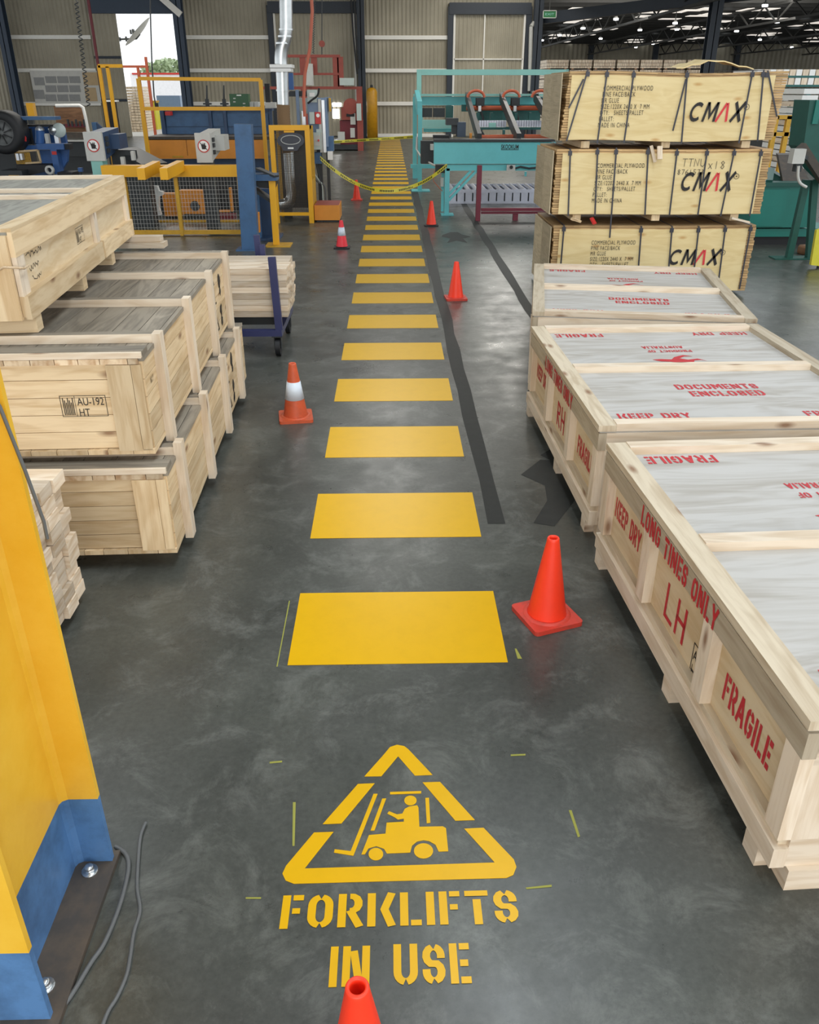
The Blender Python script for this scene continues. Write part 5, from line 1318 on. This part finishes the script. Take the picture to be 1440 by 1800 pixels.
m = MB(); m.prism([at(a, b, Y - .07) for a, b in cv], (0, .05, 0)); hc = m.build('hanging_cover', 'cover_grey', mg, bevel=.012)
m = MB(); m.prism([at(a, b, Y - .085) for a, b in ((494, 256), (528, 256), (523, 265), (498, 265))], (0, .05, 0)); m.build('cover_flap', 'cover_grey', hc); pb(hc, 'cover_label', 'white_paint', 506, 259, 516, 262, Y - .1, .02)
m = MB(); m.tube([at(511 + 17 * math.cos(R(a)), 246 - 8 * math.sin(R(a)), Y - .075) for a in range(0, 361, 20)], .008, 5); m.build('cover_seam', 'machine_grey', hc)
pb(mg, 'hook_plate', 'yellow_steel', 499, 230, 517, 233, Y - .06, .1)
# orange box on the floor
ob = thing('orange_box', 'low orange steel box on the floor beside the mesh guard', 'box', base(576, 391, 17.15))
xa, xb = at(553, 376, 17.15).x, at(597, 376, 17.15).x; zt_ = at(575, 361, 17.15).z
MB().bb(xa, xb, 17.15, 17.95, .03, zt_).build('box_shell', 'orange_paint', ob, bevel=.006); MB().bb(xa + .03, xb - .03, 17.18, 17.92, 0, .03).build('plinth', 'steel_dark', ob); MB().bb(xa + .01, xb - .01, 17.17, 17.93, zt_, zt_ + .006).build('box_lid', 'oxide_red', ob)
# electrical cabinet
ec = thing('electrical_cabinet', 'grey blue electrical cabinet column with red and white switch boxes', 'cabinet', base(560, 350, 18.3))
Ye = 18.3
pb(ec, 'cabinet_body', 'cabinet_blue', 542, 172, 576, 258, Ye, .35, bevel=.01); pb(ec, 'edge_post', 'machine_grey', 561, 174, 566, 268, Ye - .08, .1); pb(ec, 'edge_post', 'light_metal', 567, 176, 572, 268, Ye - .1, .1)
pb(ec, 'hazard_edge', 'yellow_dirty', 578, 172, 582, 196, Ye + .1, .3); pb(ec, 'side_wing', 'cabinet_blue', 571, 171, 583, 196, Ye + .2, .2)
pb(ec, 'top_box', 'cabinet_grey', 540, 158, 557, 180, Ye - .03, .2); pb(ec, 'lamp', 'white_paint', 544, 163, 553, 170, Ye - .08, .08, bevel=.02)
pb(ec, 'socket_box', 'cabinet_grey', 544, 197, 553, 218, Ye - .1, .1, bevel=.01); so = pb(ec, 'socket_box', 'red_paint', 554, 197, 564, 218, Ye - .1, .1, bevel=.01)
m = MB().cyl(at(559, 203, Ye - .13), at(559, 203, Ye - .1), .035); m.build('rotary_knob', 'white_paint', so)
sw = pb(ec, 'switch_panel', 'cabinet_grey', 546, 233, 564, 263, Ye - .16, .14, bevel=.01); pb(sw, 'panel_face', 'machine_grey', 552, 238, 563, 256, Ye - .175, .02); m = MB().cyl(at(560, 247, Ye - .2), at(560, 247, Ye - .17), .02); m.build('red_button', 'red_paint', sw)
pb(ec, 'lower_box', 'blue_steel', 548, 268, 565, 288, Ye, .25); pb(ec, 'document_pouch', 'white_paint', 576, 266, 585, 281, Ye - .05, .05)
pb(ec, 'side_motor', 'blue_steel', 574, 240, 586, 266, Ye + .1, .3, bevel=.03); pb(ec, 'pouch', 'cabinet_grey', 556, 227, 566, 233, Ye - .1, .08)
x = at(562, 300, Ye).x; MB().bb(x - .05, x + .05, Ye + .1, Ye + .2, 0, at(560, 258, Ye).z).build('support_post', 'steel_dark', ec); MB().bb(x + .14, x + .2, Ye + .1, Ye + .2, 0, at(560, 258, Ye).z).build('support_post', 'steel_dark', ec)
for k, pts in enumerate(([(552, 288), (550, 300), (560, 316), (566, 325), (568, 352)], [(556, 288), (560, 306), (566, 330), (564, 352)], [(549, 288), (553, 312), (562, 322), (571, 328), (573, 356)])):
    m = MB(); m.tube(sm([at(a, b, Ye + .05) for a, b in pts]), .018, 6); m.build('wiring', ('cabinet_grey', 'steel_dark', 'cable_grey')[k], ec)
m = MB(); m.tube(sm([at(541, 182, Ye - .15), at(548, 176, Ye - .15), at(558, 168, Ye - .15), at(561, 155, Ye - .15)]), .02, 6); m.build('wiring', 'rubber_black', ec)
pb(ec, 'air_unit', 'light_metal', 531, 195, 537, 220, Ye - .05, .1, bevel=.01); pb(ec, 'guide_post', 'cabinet_blue', 521, 158, 526, 222, Ye - .1, .1); pb(ec, 'back_panel', 'cabinet_grey', 526, 172, 541, 200, Ye + .1, .1); pb(ec, 'blue_cylinder', 'blue_bright', 507, 128, 515, 158, Ye + .6, .15, bevel=.03)
m = MB(); p = at(523, 158, Ye); q_ = at(511, 158, Ye + .65); m.bb(q_.x - .1, x, Ye + .3, Ye + .4, 2.2, 2.3); m.build('bracket', 'steel_dark', ec)
# blue bracket stand and yellow post by the fence
ys = thing('yellow_stand', 'slim yellow post on a flat base plate with blue bracket on top', 'stand', base(484, 433, 14.4))
x = at(482, 370, 14.4).x; zt_ = at(478, 306, 14.4).z
MB().bb(x - .05, x + .05, 14.36, 14.44, .015, zt_).build('post', 'yellow_steel', ys); xx = x + .05
MB().bb(xx - .22, xx + .2, 14.2, 14.62, 0, .015).build('base_plate', 'yellow_dirty', ys)
pb(ys, 'bracket', 'blue_steel', 441, 307, 486, 318, 14.3, .35, bevel=.005); m = MB(); m.bar(at(453, 296, 14.5), at(486, 310, 14.3), .12, .03); m.build('bracket_arm', 'steel_dark', ys)
m = MB(); P = [at(447, 319, 14.5), at(486, 319, 14.5), at(482, 332, 14.5), at(455, 330, 14.5)]; m.prism(P, (0, .3, 0)); m.build('hopper', 'steel_dark', ys)
m = MB(); m.bar(at(445, 330, 14.6), at(478, 352, 14.6), .3, .05); m.build('chute_plate', 'steel_dark', ys)
bs = thing('lever_stand', 'dark blue lever stand with orange lever behind the tall blue post', 'stand', base(458, 420, 14.9))
pb(bs, 'leg', 'blue_dark', 452, 332, 484, 422, 15.2, .2); pb(bs, 'leg', 'blue_steel', 442, 330, 456, 428, 14.9, .15); x = at(455, 420, 14.9).x
m = MB(); m.bar(at(452, 373, 14.7), at(454, 408, 14.7), .07, .1); m.build('lever', 'orange_paint', bs); MB().bb(x - .15, x + .35, 14.85, 15.5, 0, .04).build('foot', 'blue_dark', bs)
# red press far back
rm = thing('press_brake', 'old red-brown press with tube frame in front of the back wall', 'machine', base(615, 262, 38.5))
Yb = 38.5
pb(rm, 'press_body', 'maroon', 598, 212, 638, 256, Yb, 1.0); pb(rm, 'press_head', 'oxide_red', 600, 189, 634, 211, Yb - .1, 1.0)
m = MB(); c = at(616, 187, Yb - .15); m.cyl(c, c + Vector((0, .6, 0)), .30, n=24); m.build('flywheel', 'oxide_red', rm)
for (a, b, c_, d) in ((616, 199, 625, 219), (616, 225, 624, 242)): pb(rm, 'vent_panel', 'machine_grey', a, b, c_, d, Yb - .12, .05)
pb(rm, 'slot', 'rubber_black', 609, 200, 623, 205, Yb - .13, .05); pb(rm, 'base_skid', 'steel_dark', 586, 254, 640, 263, Yb - .1, 1.2)
pb(rm, 'side_box', 'machine_grey', 594, 232, 606, 250, Yb - .4, .3); pb(rm, 'control_box', 'cabinet_grey', 627, 182, 635, 212, Yb - .5, .2)
for (a, b, c_, d) in ((505, 96, 598, 101), (516, 128, 596, 132), (460, 152, 635, 157)): pb(rm, 'frame_rail', 'oxide_red', a, b, c_, d, Yb - .2, .15)
for (px, y0, y1) in ((533, 101, 130), (553, 101, 130), (591, 97, 152), (599, 100, 152), (633, 152, 258), (537, 152, 258)): 
    x = at(px, (y0 + y1) / 2, Yb).x; MB().bb(x - .12, x + .12, Yb - .18, Yb - .06, max(0, at(px, y1, Yb).z) if y1 < 200 else 0, at(px, y0, Yb).z).build('frame_post', 'oxide_red', rm)
m = MB(); m.tube([at(545, 112, Yb - .3), at(545, 150, Yb - .3)], [.12, .16], 12); m.build('air_cylinder', 'machine_grey', rm); pb(rm, 'control_head', 'cabinet_grey', 597, 137, 622, 150, Yb - .4, .4)
lw = thing('bright_window', 'bright daylight opening with yellow lower panes left of the red press', 'window', at(594, 245, 49.6))
pb(lw, 'pane', 'lamp_glow', 584, 181, 600, 187, YW - .12, .03); pb(lw, 'pane', 'lamp_glow', 585, 192, 596, 208, YW - .12, .03); pb(lw, 'window_frame', 'purlin', 582, 179, 602, 260, YW - .08, .03)
# yellow gas cylinder
gc = thing('gas_cylinder', 'tall yellow gas cylinder standing at the middle of the back wall', 'cylinder', base(655, 242, 48.6))
c = at(655, 242, 48.6); hz = at(655, 154, 48.6).z; rr = (at(664.5, 200, 48.6).x - at(645.5, 200, 48.6).x) / 2
MB().lathe([(0, .02), (rr, .02), (rr, hz - rr * .7), (rr * .8, hz - rr * .25), (rr * .4, hz), (0, hz)], (c.x, 48.6, 0), 20).build('tank', 'cylinder_yellow', gc)
MB().lathe([(0, hz - .02), (.07, hz), (.07, hz + .12), (0, hz + .14)], (c.x, 48.6, 0), 10).build('valve', 'steel_dark', gc)

# ------------------------------------------------------------------ blue machine at the far left
Y = 17.4
bm = thing('blue_machine', 'cluttered blue machine with fan wheel and filter bowls at the far left', 'machine', base(60, 320, Y))
wc = at(4, 233, Y - .5)
def ringlathe(prof, c, n=30):
    m = MB(); m.lathe(prof, (0, 0, 0), n); m.v = [Vector((v.x, -v.z, v.y)) + c for v in m.v]; return m
fw_ = ringlathe([(.19, 0), (.22, .05), (.33, .05), (.37, 0), (.37, -.35), (.2, -.35)], wc).build('fan_wheel', 'rubber_black', bm)
ringlathe([(.0, .01), (.05, .03), (.05, .01), (.19, .0), (.21, .045), (.23, .05), (.23, .0)], wc).build('hub', 'cable_grey', fw_)
for k in range(8): 
    a_ = R(45 * k); MB().bar(wc + Vector((.04 * math.cos(a_), -.03, .04 * math.sin(a_))), wc + Vector((.2 * math.cos(a_ + .3), -.03, .2 * math.sin(a_ + .3))), .02, .015).build('spoke', 'rubber_black', fw_)
pb(bm, 'top_beam', 'blue_steel', 14, 205, 97, 211, Y - .2, .3); pb(bm, 'dark_beam', 'rubber_black', 34, 219, 108, 223, Y, .2); pb(bm, 'back_panel', 'blue_bright', 40, 223, 114, 253, Y + .4, .1)
pb(bm, 'shelf_beam', 'blue_bright', -20, 256, 66, 263, Y - .1, .2); pb(bm, 'shelf_beam', 'blue_bright', 64, 253, 112, 263, Y - .2, .25); pb(bm, 'bearing_block', 'rubber_black', 111, 253, 122, 263, Y - .15, .2, bevel=.02)
m = MB(); m.tube(sm([at(70, 252, Y), at(70, 235, Y), at(70, 229, Y)]), [.085] * 13, 14); m.build('filter_bowl', 'blue_bright', bm); m = MB(); c = at(70, 229, Y); m.lathe([(.085, 0), (.075, .04), (.04, .07), (0, .08)], c, 14); m.build('bowl_cap', 'light_metal', bm)
pb(bm, 'lubricator', 'machine_grey', 79, 235, 85, 253, Y, .1, bevel=.01); pb(bm, 'lubricator', 'light_metal', 96, 238, 103, 252, Y, .1, bevel=.01)
ringlathe([(0, .02), (.12, .02), (.13, 0), (0, 0)], at(104, 229, Y)).build('pressure_gauge', 'cabinet_grey', bm); ringlathe([(0, .04), (.06, .03), (.09, 0), (0, 0)], at(93, 229, Y)).build('regulator_knob', 'galvanised', bm)
for k in range(3): pb(bm, 'hose', 'rubber_black', 46 + k * 4, 226, 48 + k * 4, 254, Y, .06)
m = MB(); P = [at(14, 208, Y - .4), at(22, 210, Y - .4), at(46, 242, Y - .4), at(46, 249, Y - .4), at(38, 246, Y - .4), at(30, 226, Y - .4)]; m.prism(P, (0, .02, 0)); m.build('warning_cloth', 'red_paint', bm); pb(bm, 'cloth_patch', 'white_paint', 37, 237, 42, 243, Y - .42, .02)
pb(bm, 'post', 'blue_bright', 92, 263, 103, 306, Y - .2, .2); pb(bm, 'side_panel', 'blue_bright', 72, 264, 94, 290, Y, .1); pb(bm, 'warning_label', 'red_paint', 91, 266, 99, 272, Y - .22, .02)
m = MB(); P = [at(106, 263, Y), at(119, 263, Y), at(118, 284, Y), at(108, 300, Y)]; m.prism(P, (0, .1, 0)); m.build('gusset', 'blue_bright', bm)
fr = MB()
for a, b in (((3, 268), (66, 264)), ((66, 264), (72, 285)), ((72, 285), (45, 287))): fr.bar(at(*a, Y - .4), at(*b, Y - .4), .03, .03)
fr.build('belt_guard_frame', 'poster_tan', bm); m = MB(); mesh_grid(m, at(42, 276, Y).x, at(67, 276, Y).x, at(50, 285, Y).z, at(50, 266, Y).z, Y - .38, 12, 8, .004); m.build('belt_guard_mesh', 'yellow_dirty', bm)
pb(bm, 'lower_housing', 'steel_dark', -20, 268, 40, 330, Y, .8); pb(bm, 'motor_body', 'steel_dark', 2, 300, 40, 322, Y - .7, .5, bevel=.06); pb(bm, 'name_plate', 'yellow_dirty', 16, 308, 34, 318, Y - .72, .03)
pb(bm, 'hydraulic_block', 'rubber_black', 30, 290, 86, 306, Y - .4, .5, bevel=.04); pb(bm, 'cylinder_rod', 'light_metal', 28, 270, 33, 282, Y - .5, .1); pb(bm, 'cylinder_rod', 'light_metal', 35, 270, 39, 281, Y - .5, .1)
m = MB(); m.bar(at(30, 322, Y - 1.0), at(90, 306, Y - .3), .1, .12); m.build('lower_beam', 'blue_dark', bm); ringlathe([(.045, .02), (.08, .02), (.08, -.05), (.045, -.05)], at(87, 299, Y - .6)).build('ring_fitting', 'machine_grey', bm)
pb(bm, 'foot_guard', 'rubber_black', 101, 303, 128, 311, Y - .5, .4, bevel=.03)
xa = at(60, 320, Y).x; MB().bb(xa - 1.2, xa + .8, Y - .3, Y + .8, 0, .5).build('machine_base', 'blue_dark', bm)
sp = thing('grease_gun', 'small upright blue capped tool in front of the grey left saw head', 'tool', base(141, 312, 16.8)); pb(sp, 'cap', 'blue_bright', 137, 295, 144, 302, 16.8, .08, bevel=.01); m = MB(); a = at(141, 302, 16.84); m.tube([(a.x, 16.84, a.z), (a.x, 16.84, 0)], .03, 8); m.build('shaft', 'steel_dark', sp)
sb = thing('steel_bracket', 'blue angle bracket behind the left grey saw head', 'bracket', base(168, 240, 26)); pb(sb, 'upright', 'blue_steel', 162, 215, 170, 232, 26, .15); m = MB(); m.prism([at(170, 216, 26), at(184, 228, 26), at(170, 230, 26)], (0, .1, 0)); m.build('gusset', 'blue_dark', sb); x = at(166, 235, 26).x; MB().bb(x - .1, x + .1, 26.02, 26.12, 0, at(166, 231, 26).z).build('support', 'blue_dark', sb)

# ================================================================== OUTSIDE THE DOORWAY
lp = thing('timber_pack', 'tall bright pack of sawn timber seen through the open doorway', 'timber stack', base(235, 235, 56))
Yl = 56.0
xa, xb = at(224, 200, Yl).x, at(249, 200, Yl).x; ztp = at(235, 152, Yl).z
nr, ncol = 16, 4; random.seed(12)
for r_ in range(nr):
    for c_ in range(ncol):
        x0 = xa + (xb - xa) * c_ / ncol; x1 = xa + (xb - xa) * (c_ + 1) / ncol; z0 = ztp * r_ / nr; MB().bb(x0 + .01, x1 - .01, Yl + random.uniform(0, .06), Yl + 2.4, z0 + .01, z0 + ztp / nr - .01).build('sawn_timber', 'pine_pale', lp)
tk = thing('white_truck', 'white truck with red roof stripe parked outside the doorway', 'truck', base(285, 235, 75))
pb(tk, 'cargo_box', 'truck_white', 232, 128, 345, 190, 75, 2.5, bevel=.1); pb(tk, 'roof_stripe', 'red_paint', 232, 128, 345, 131, 74.9, .1); pb(tk, 'chassis', 'steel_dark', 235, 200, 345, 214, 75.2, 2); pb(tk, 'skirt', 'truck_white', 232, 190, 345, 200, 75.1, 2)
for px in (245, 268, 320): c = at(px, 214, 75); m = MB(); m.cyl((c.x, 75, .5), (c.x, 75.6, .5), .5, n=18); m.build('wheel', 'rubber_black', tk)
bc = thing('wrapped_pallet', 'blue wrapped pallet load outside at the right side of the doorway', 'pallet', base(300, 235, 61.5)); pb(bc, 'wrapped_load', 'cabinet_blue', 277, 168, 318, 205, 61.5, 1.2, bevel=.1); x0_, x1_ = at(278, 200, 61.5).x, at(317, 200, 61.5).x; MB().bb(x0_, x1_, 61.5, 62.7, 0.012, at(300, 205, 61.5).z).build('pallet_base', 'brown_ply', bc)
yc = thing('yellow_bin', 'pale yellow bin standing outside in the doorway', 'bin', base(262, 235, 59)); x0_, x1_ = at(253, 200, 59).x, at(274, 200, 59).x; MB().bb(x0_, x1_, 59, 60, .012, at(262, 180, 59).z).build('bin_body', 'tape_yellow', yc); MB().bb(x0_ - .05, x1_ + .05, 58.95, 60.05, at(262, 180, 59).z, at(262, 177, 59).z).build('bin_lid', 'cylinder_yellow', yc)
trr = thing('tree', 'hazy green tree above the truck outside the doorway', 'tree', base(295, 235, 110))
m = MB(); random.seed(8)
for i in range(900):
    a_ = random.uniform(0, 6.283); r_ = random.random() ** .5; cx, cz = at(297, 122, 110).x, at(297, 122, 110).z
    px = cx + 3.6 * r_ * math.cos(a_); pz = cz - .6 + 1.7 * r_ * math.sin(a_) * (1 - .35 * abs(r_ * math.cos(a_))); py = 110 + random.uniform(-1.8, 1.8)
    s = .28; n_ = Vector((random.uniform(-1, 1), random.uniform(-1, 1), random.uniform(-1, 1))).normalized(); u = n_.orthogonal().normalized() * s; v = n_.cross(u)
    m.poly([Vector((px, py, pz)) + u, Vector((px, py, pz)) + v, Vector((px, py, pz)) - u, Vector((px, py, pz)) - v])
m.build('crown', 'foliage', trr); m = MB(); m.tube([(at(297, 122, 110).x, 110, 0), (at(297, 122, 110).x, 110, at(297, 122, 110).z)], [.4, .2], 8); m.build('trunk', 'bark', trr)
ds = thing('dish_antenna', 'grey dish antenna on an arm in the bright doorway opening', 'antenna', at(246, 60, 52.5))
c = at(246, 60, 52.5); ax = Vector((-.66, -.10, .72)).normalized(); u = ax.orthogonal().normalized(); v = ax.cross(u); m = MB(); n = 24; prev = None
for i in range(6):
    r_ = 1.0 * i / 5; ring = [c + ax * (.16 * r_ * r_) + (u * math.cos(2 * math.pi * k / n) + v * math.sin(2 * math.pi * k / n)) * r_ for k in range(n)]
    if prev:
        for k in range(n): m.poly([prev[k], prev[(k + 1) % n], ring[(k + 1) % n], ring[k]], smooth=True)
    prev = ring
m.build('dish', 'machine_grey', ds); m = MB(); m.tube([c, at(240, 56, 52.4), at(234, 57, 52.4)], .07, 8); m.build('feed_arm', 'cable_grey', ds); pb(ds, 'feed_horn', 'cable_grey', 232, 51, 235, 62, 52.3, .25); pb(ds, 'feed_horn', 'cable_grey', 228, 52, 230, 60, 52.3, .2)
m = MB(); m.tube([c, at(240, 68, 52.5), at(212, 69, 52.4)], .05, 8); m.build('mount_arm', 'cable_grey', ds); pb(ds, 'arm_end', 'cable_grey', 220, 64, 223, 73, 52.3, .1)
m = MB(); m.bb(at(212, 69, 52.4).x - .2, at(212, 69, 52.4).x, 50.04, 52.5, at(212, 69, 52.4).z - .1, at(212, 69, 52.4).z + .1); m.build('wall_bracket', 'steel_dark', ds)

# ================================================================== RIGHT BAY
random.seed(14)
Yk = 62.0; proto = None
ztop = at(1100, 104.5, Yk).z; pitch = ztop / 7
for r_ in range(7):
    for c_ in range(7):
        x0 = at(962 + c_ * 41.3, 110, Yk).x; x1 = at(962 + c_ * 41.3 + 38, 110, Yk).x
        w_, h_ = at(1000, 110, Yk).x - at(962, 110, Yk).x, pitch - .07
        if proto is None:
            t = thing('lumber_pack', '', 'lumber pack'); m = MB(); m.bb(0, w_, 0, 3.0, .066, .066 + h_, grain=0); f = m.build('board_ends', 'pack_ends', t, local=True)
            # lay the board-end grid on the packs in metres
            ul = f.data.uv_layers[0]
            for p in f.data.polygons:
                for li in p.loop_indices: co = f.data.vertices[f.data.loops[li].vertex_index].co; ul.data[li].uv = (co.x if abs(p.normal.x) < .5 else co.y, co.z)
            for xx in (.1, w_ - .25): MB().bb(xx, xx + .15, .0, 3, 0, .066).build('bearer', 'brown_ply', t, local=True)
            proto = t; o = t
        else: o = copy_tree(proto)
        o.location = (x0, Yk + random.uniform(0, .1), pitch * (6 - r_) + .002); tag(o, 'pack of sawn boards in the long stack seen over the plywood packs', 'lumber pack', 'sawn board packs in the far right bay')
Yk = 34.0
for k, (ya, yb) in enumerate(((122, 134), (137, 150))):
    x0, x1 = at(1330, 130, Yk).x, at(1480, 130, Yk).x; zt_, zb_ = at(1410, ya, Yk).z, at(1410, yb, Yk).z
    t = thing('board_row', ('upper row of white board ends right of the topmost plywood pack', 'lower row of white board ends right of the topmost plywood pack')[k], 'timber stack', ((x0 + x1) / 2, Yk, zb_))
    for i in range(13): a = x0 + (x1 - x0) * i / 13; MB().bb(a + .02, a + (x1 - x0) / 13 - .02, Yk, Yk + 2.4, zb_ + .02, zt_).build('board_bundle', 'pine_pale' if i % 2 else 'white_paint', t)
    MB().bb(x0, x1, Yk, Yk + 2.4, zb_ - .05, zb_ + .02).build('support_rail', 'teal_dark', t)
rk = thing('timber_rack', 'teal steel rack carrying the two rows of white board ends', 'rack', (at(1430, 200, Yk).x, Yk + .5, 0))
zt_ = at(1410, 151, Yk).z; MB().bb(at(1330, 130, Yk).x, at(1480, 130, Yk).x, Yk + .05, Yk + 2.3, zt_ - .12, zt_ - .09).build('deck', 'teal_paint', rk)
for px in (1345, 1425, 1475): x = at(px, 160, Yk).x; MB().bb(x - .08, x + .08, Yk + .1, Yk + .3, 0, zt_ - .12).build('post', 'teal_dark', rk)
Yc = 24.0
sk = thing('board_column', 'tall narrow column of white board ends beside the dark green machine', 'timber stack', base(1412, 270, Yc))
zt_ = at(1420, 156, Yc).z
for i in range(15): z = .05 + (zt_ - .05) * i / 15; a = at(1403, 200, Yc).x; MB().bb(a + random.uniform(0, .05), a + .45, Yc, Yc + 2, z + .03, z + (zt_ - .05) / 15).build('sawn_board', 'white_paint' if i % 3 else 'pine_pale', sk)
MB().bb(at(1403, 200, Yc).x - .02, at(1403, 200, Yc).x + .5, Yc + .1, Yc + 1.9, 0, .06).build('bearer', 'brown_ply', sk)
# yellow frame and clutter behind the packs
yv = thing('yellow_ladder_frame', 'yellow upright frame seen between the plywood packs and the green machine', 'frame', base(1375, 300, 20.0)); Yv = 20.0
for a in (1362, 1384): x = at(a, 230, Yv).x; MB().bb(x - .05, x + .05, Yv, Yv + .1, 0, at(a, 204, Yv).z).build('post', 'yellow_dirty', yv)
for py in (206, 236): z = at(1372, py, Yv).z; MB().bb(at(1362, 230, Yv).x, at(1392, 230, Yv).x, Yv, Yv + .08, z - .04, z + .04).build('rail', 'yellow_dirty', yv)
dk = thing('dark_machine', 'dark cluttered machine behind the right end of the plywood packs', 'machine', base(1380, 300, 28)); pb(dk, 'machine_body', 'steel_dark', 1355, 190, 1412, 270, 28, 1.5); pb(dk, 'upright_panel', 'machine_grey', 1376, 172, 1384, 200, 27.7, .2); pb(dk, 'green_chute', 'teal_dark', 1384, 186, 1405, 202, 27.8, .3); pb(dk, 'blue_panel', 'cabinet_blue', 1380, 252, 1393, 270, 27.7, .2)
x = at(1380, 270, 28).x; MB().bb(x - .7, x + .7, 28.1, 29.3, 0, .6).build('machine_base', 'rubber_black', dk)
# green machine
Yg = 14.2
gm = thing('green_machine', 'dark green machine with teal cabinet and sloping hopper at the right edge', 'machine', base(1400, 420, Yg))
pb(gm, 'cabinet', 'green_machine', 1322, 326, 1432, 400, Yg, 1.0, bevel=.01); pb(gm, 'cabinet_door', 'green_machine', 1322, 333, 1382, 398, Yg - .03, .04, bevel=.01); pb(gm, 'plinth_panel', 'green_machine', 1322, 402, 1470, 416, Yg + .05, .9)
pb(gm, 'cabinet_top', 'green_dark', 1340, 321, 1432, 328, Yg - .05, .3); MB().bb(at(1330, 416, Yg).x, at(1460, 416, Yg).x, Yg + .1, Yg + .9, 0, at(1380, 415, Yg).z).build('plinth', 'rubber_black', gm)
m = MB(); m.prism([at(1368, 272, Yg + .6), at(1400, 272, Yg + .6), at(1424, 318, Yg + .2), at(1377, 320, Yg + .2)], (0, .1, .02)); m.build('sloping_plate', 'plate_dark', gm)
m = MB(); m.bar(at(1330, 292, Yg + 1), at(1376, 318, Yg + .5), .12, .12); m.build('side_rail', 'green_dark', gm); m = MB(); m.bar(at(1352, 322, Yg), at(1356, 300, Yg + .6), .1, .1); m.build('side_rail', 'green_dark', gm)
hp = thing('hopper_frame', 'dark green sloping hopper frame on angled legs with grey lamp unit', 'machine', base(1405, 450, 12.8))
Yh = 12.6
m = MB(); m.prism([at(1413, 258, Yh), at(1424, 176, Yh), at(1470, 176, Yh), at(1470, 330, Yh), at(1440, 300, Yh)], (0, .5, 0)); m.build('hopper_plate', 'green_dark', hp)
m = MB(); m.bar(at(1408, 256, Yh - .1), at(1456, 330, Yh - .1), .14, .1); m.build('sloping_beam', 'plate_dark', hp); pb(hp, 'teal_strip', 'green_machine', 1432, 176, 1442, 218, Yh - .03, .04)
gq = gz(1405, 458)
for dx, px in ((0, 1418), (.32, 1432)): 
    m = MB(); tp = at(px, 316, 13.0); m.bar((gq.x + dx - .1, 13.0, 0), tp, .09, .09); m.build('leg', 'green_dark', hp)
MB().bb(gq.x - .35, gq.x + .5, 12.9, 13.15, 0, .02).build('foot_plate', 'green_dark', hp)
ln = pb(hp, 'lamp_housing', 'machine_grey', 1395, 262, 1416, 288, Yh - .3, .15, bevel=.04); pb(ln, 'lamp_neck', 'steel_dark', 1399, 288, 1410, 302, Yh - .27, .1); m = MB(); m.tube(sm([at(1404, 292, Yh - .35), at(1403, 310, Yh - .35), at(1407, 322, Yh - .35), at(1418, 329, Yh - .35)]), .02, 8); m.build('cable', 'machine_grey', ln)
m = MB(); m.bar(at(1412, 275, Yh - .22), at(1430, 285, Yh), .05, .05); m.build('lamp_arm', 'steel_dark', hp)
yq = thing('yellow_guard', 'yellow slanted guard panel cut off at the right edge below the hopper', 'guard', base(1440, 470, 12.2)); a = gz(1438, 472); m = MB(); m.prism([at(1426, 466, a.y), at(1436, 405, a.y), at(1480, 390, a.y), at(1480, 472, a.y)], (0, .06, 0)); m.build('guard_panel', 'tape_yellow', yq); MB().bb(a.x, a.x + .4, a.y + .005, a.y + .05, 0, .12).build('guard_foot', 'rubber_black', yq)
tg = thing('cable_reel', 'small brown round reel on the floor under the hopper frame', 'reel', base(1421, 440, 13.9)); c = gz(1421, 446); MB().lathe([(0, .12), (.16, .12), (.17, .1), (.17, .02), (.15, 0), (0, 0)], (c.x, c.y, 0), 18).build('reel_body', 'brown_ply', tg)
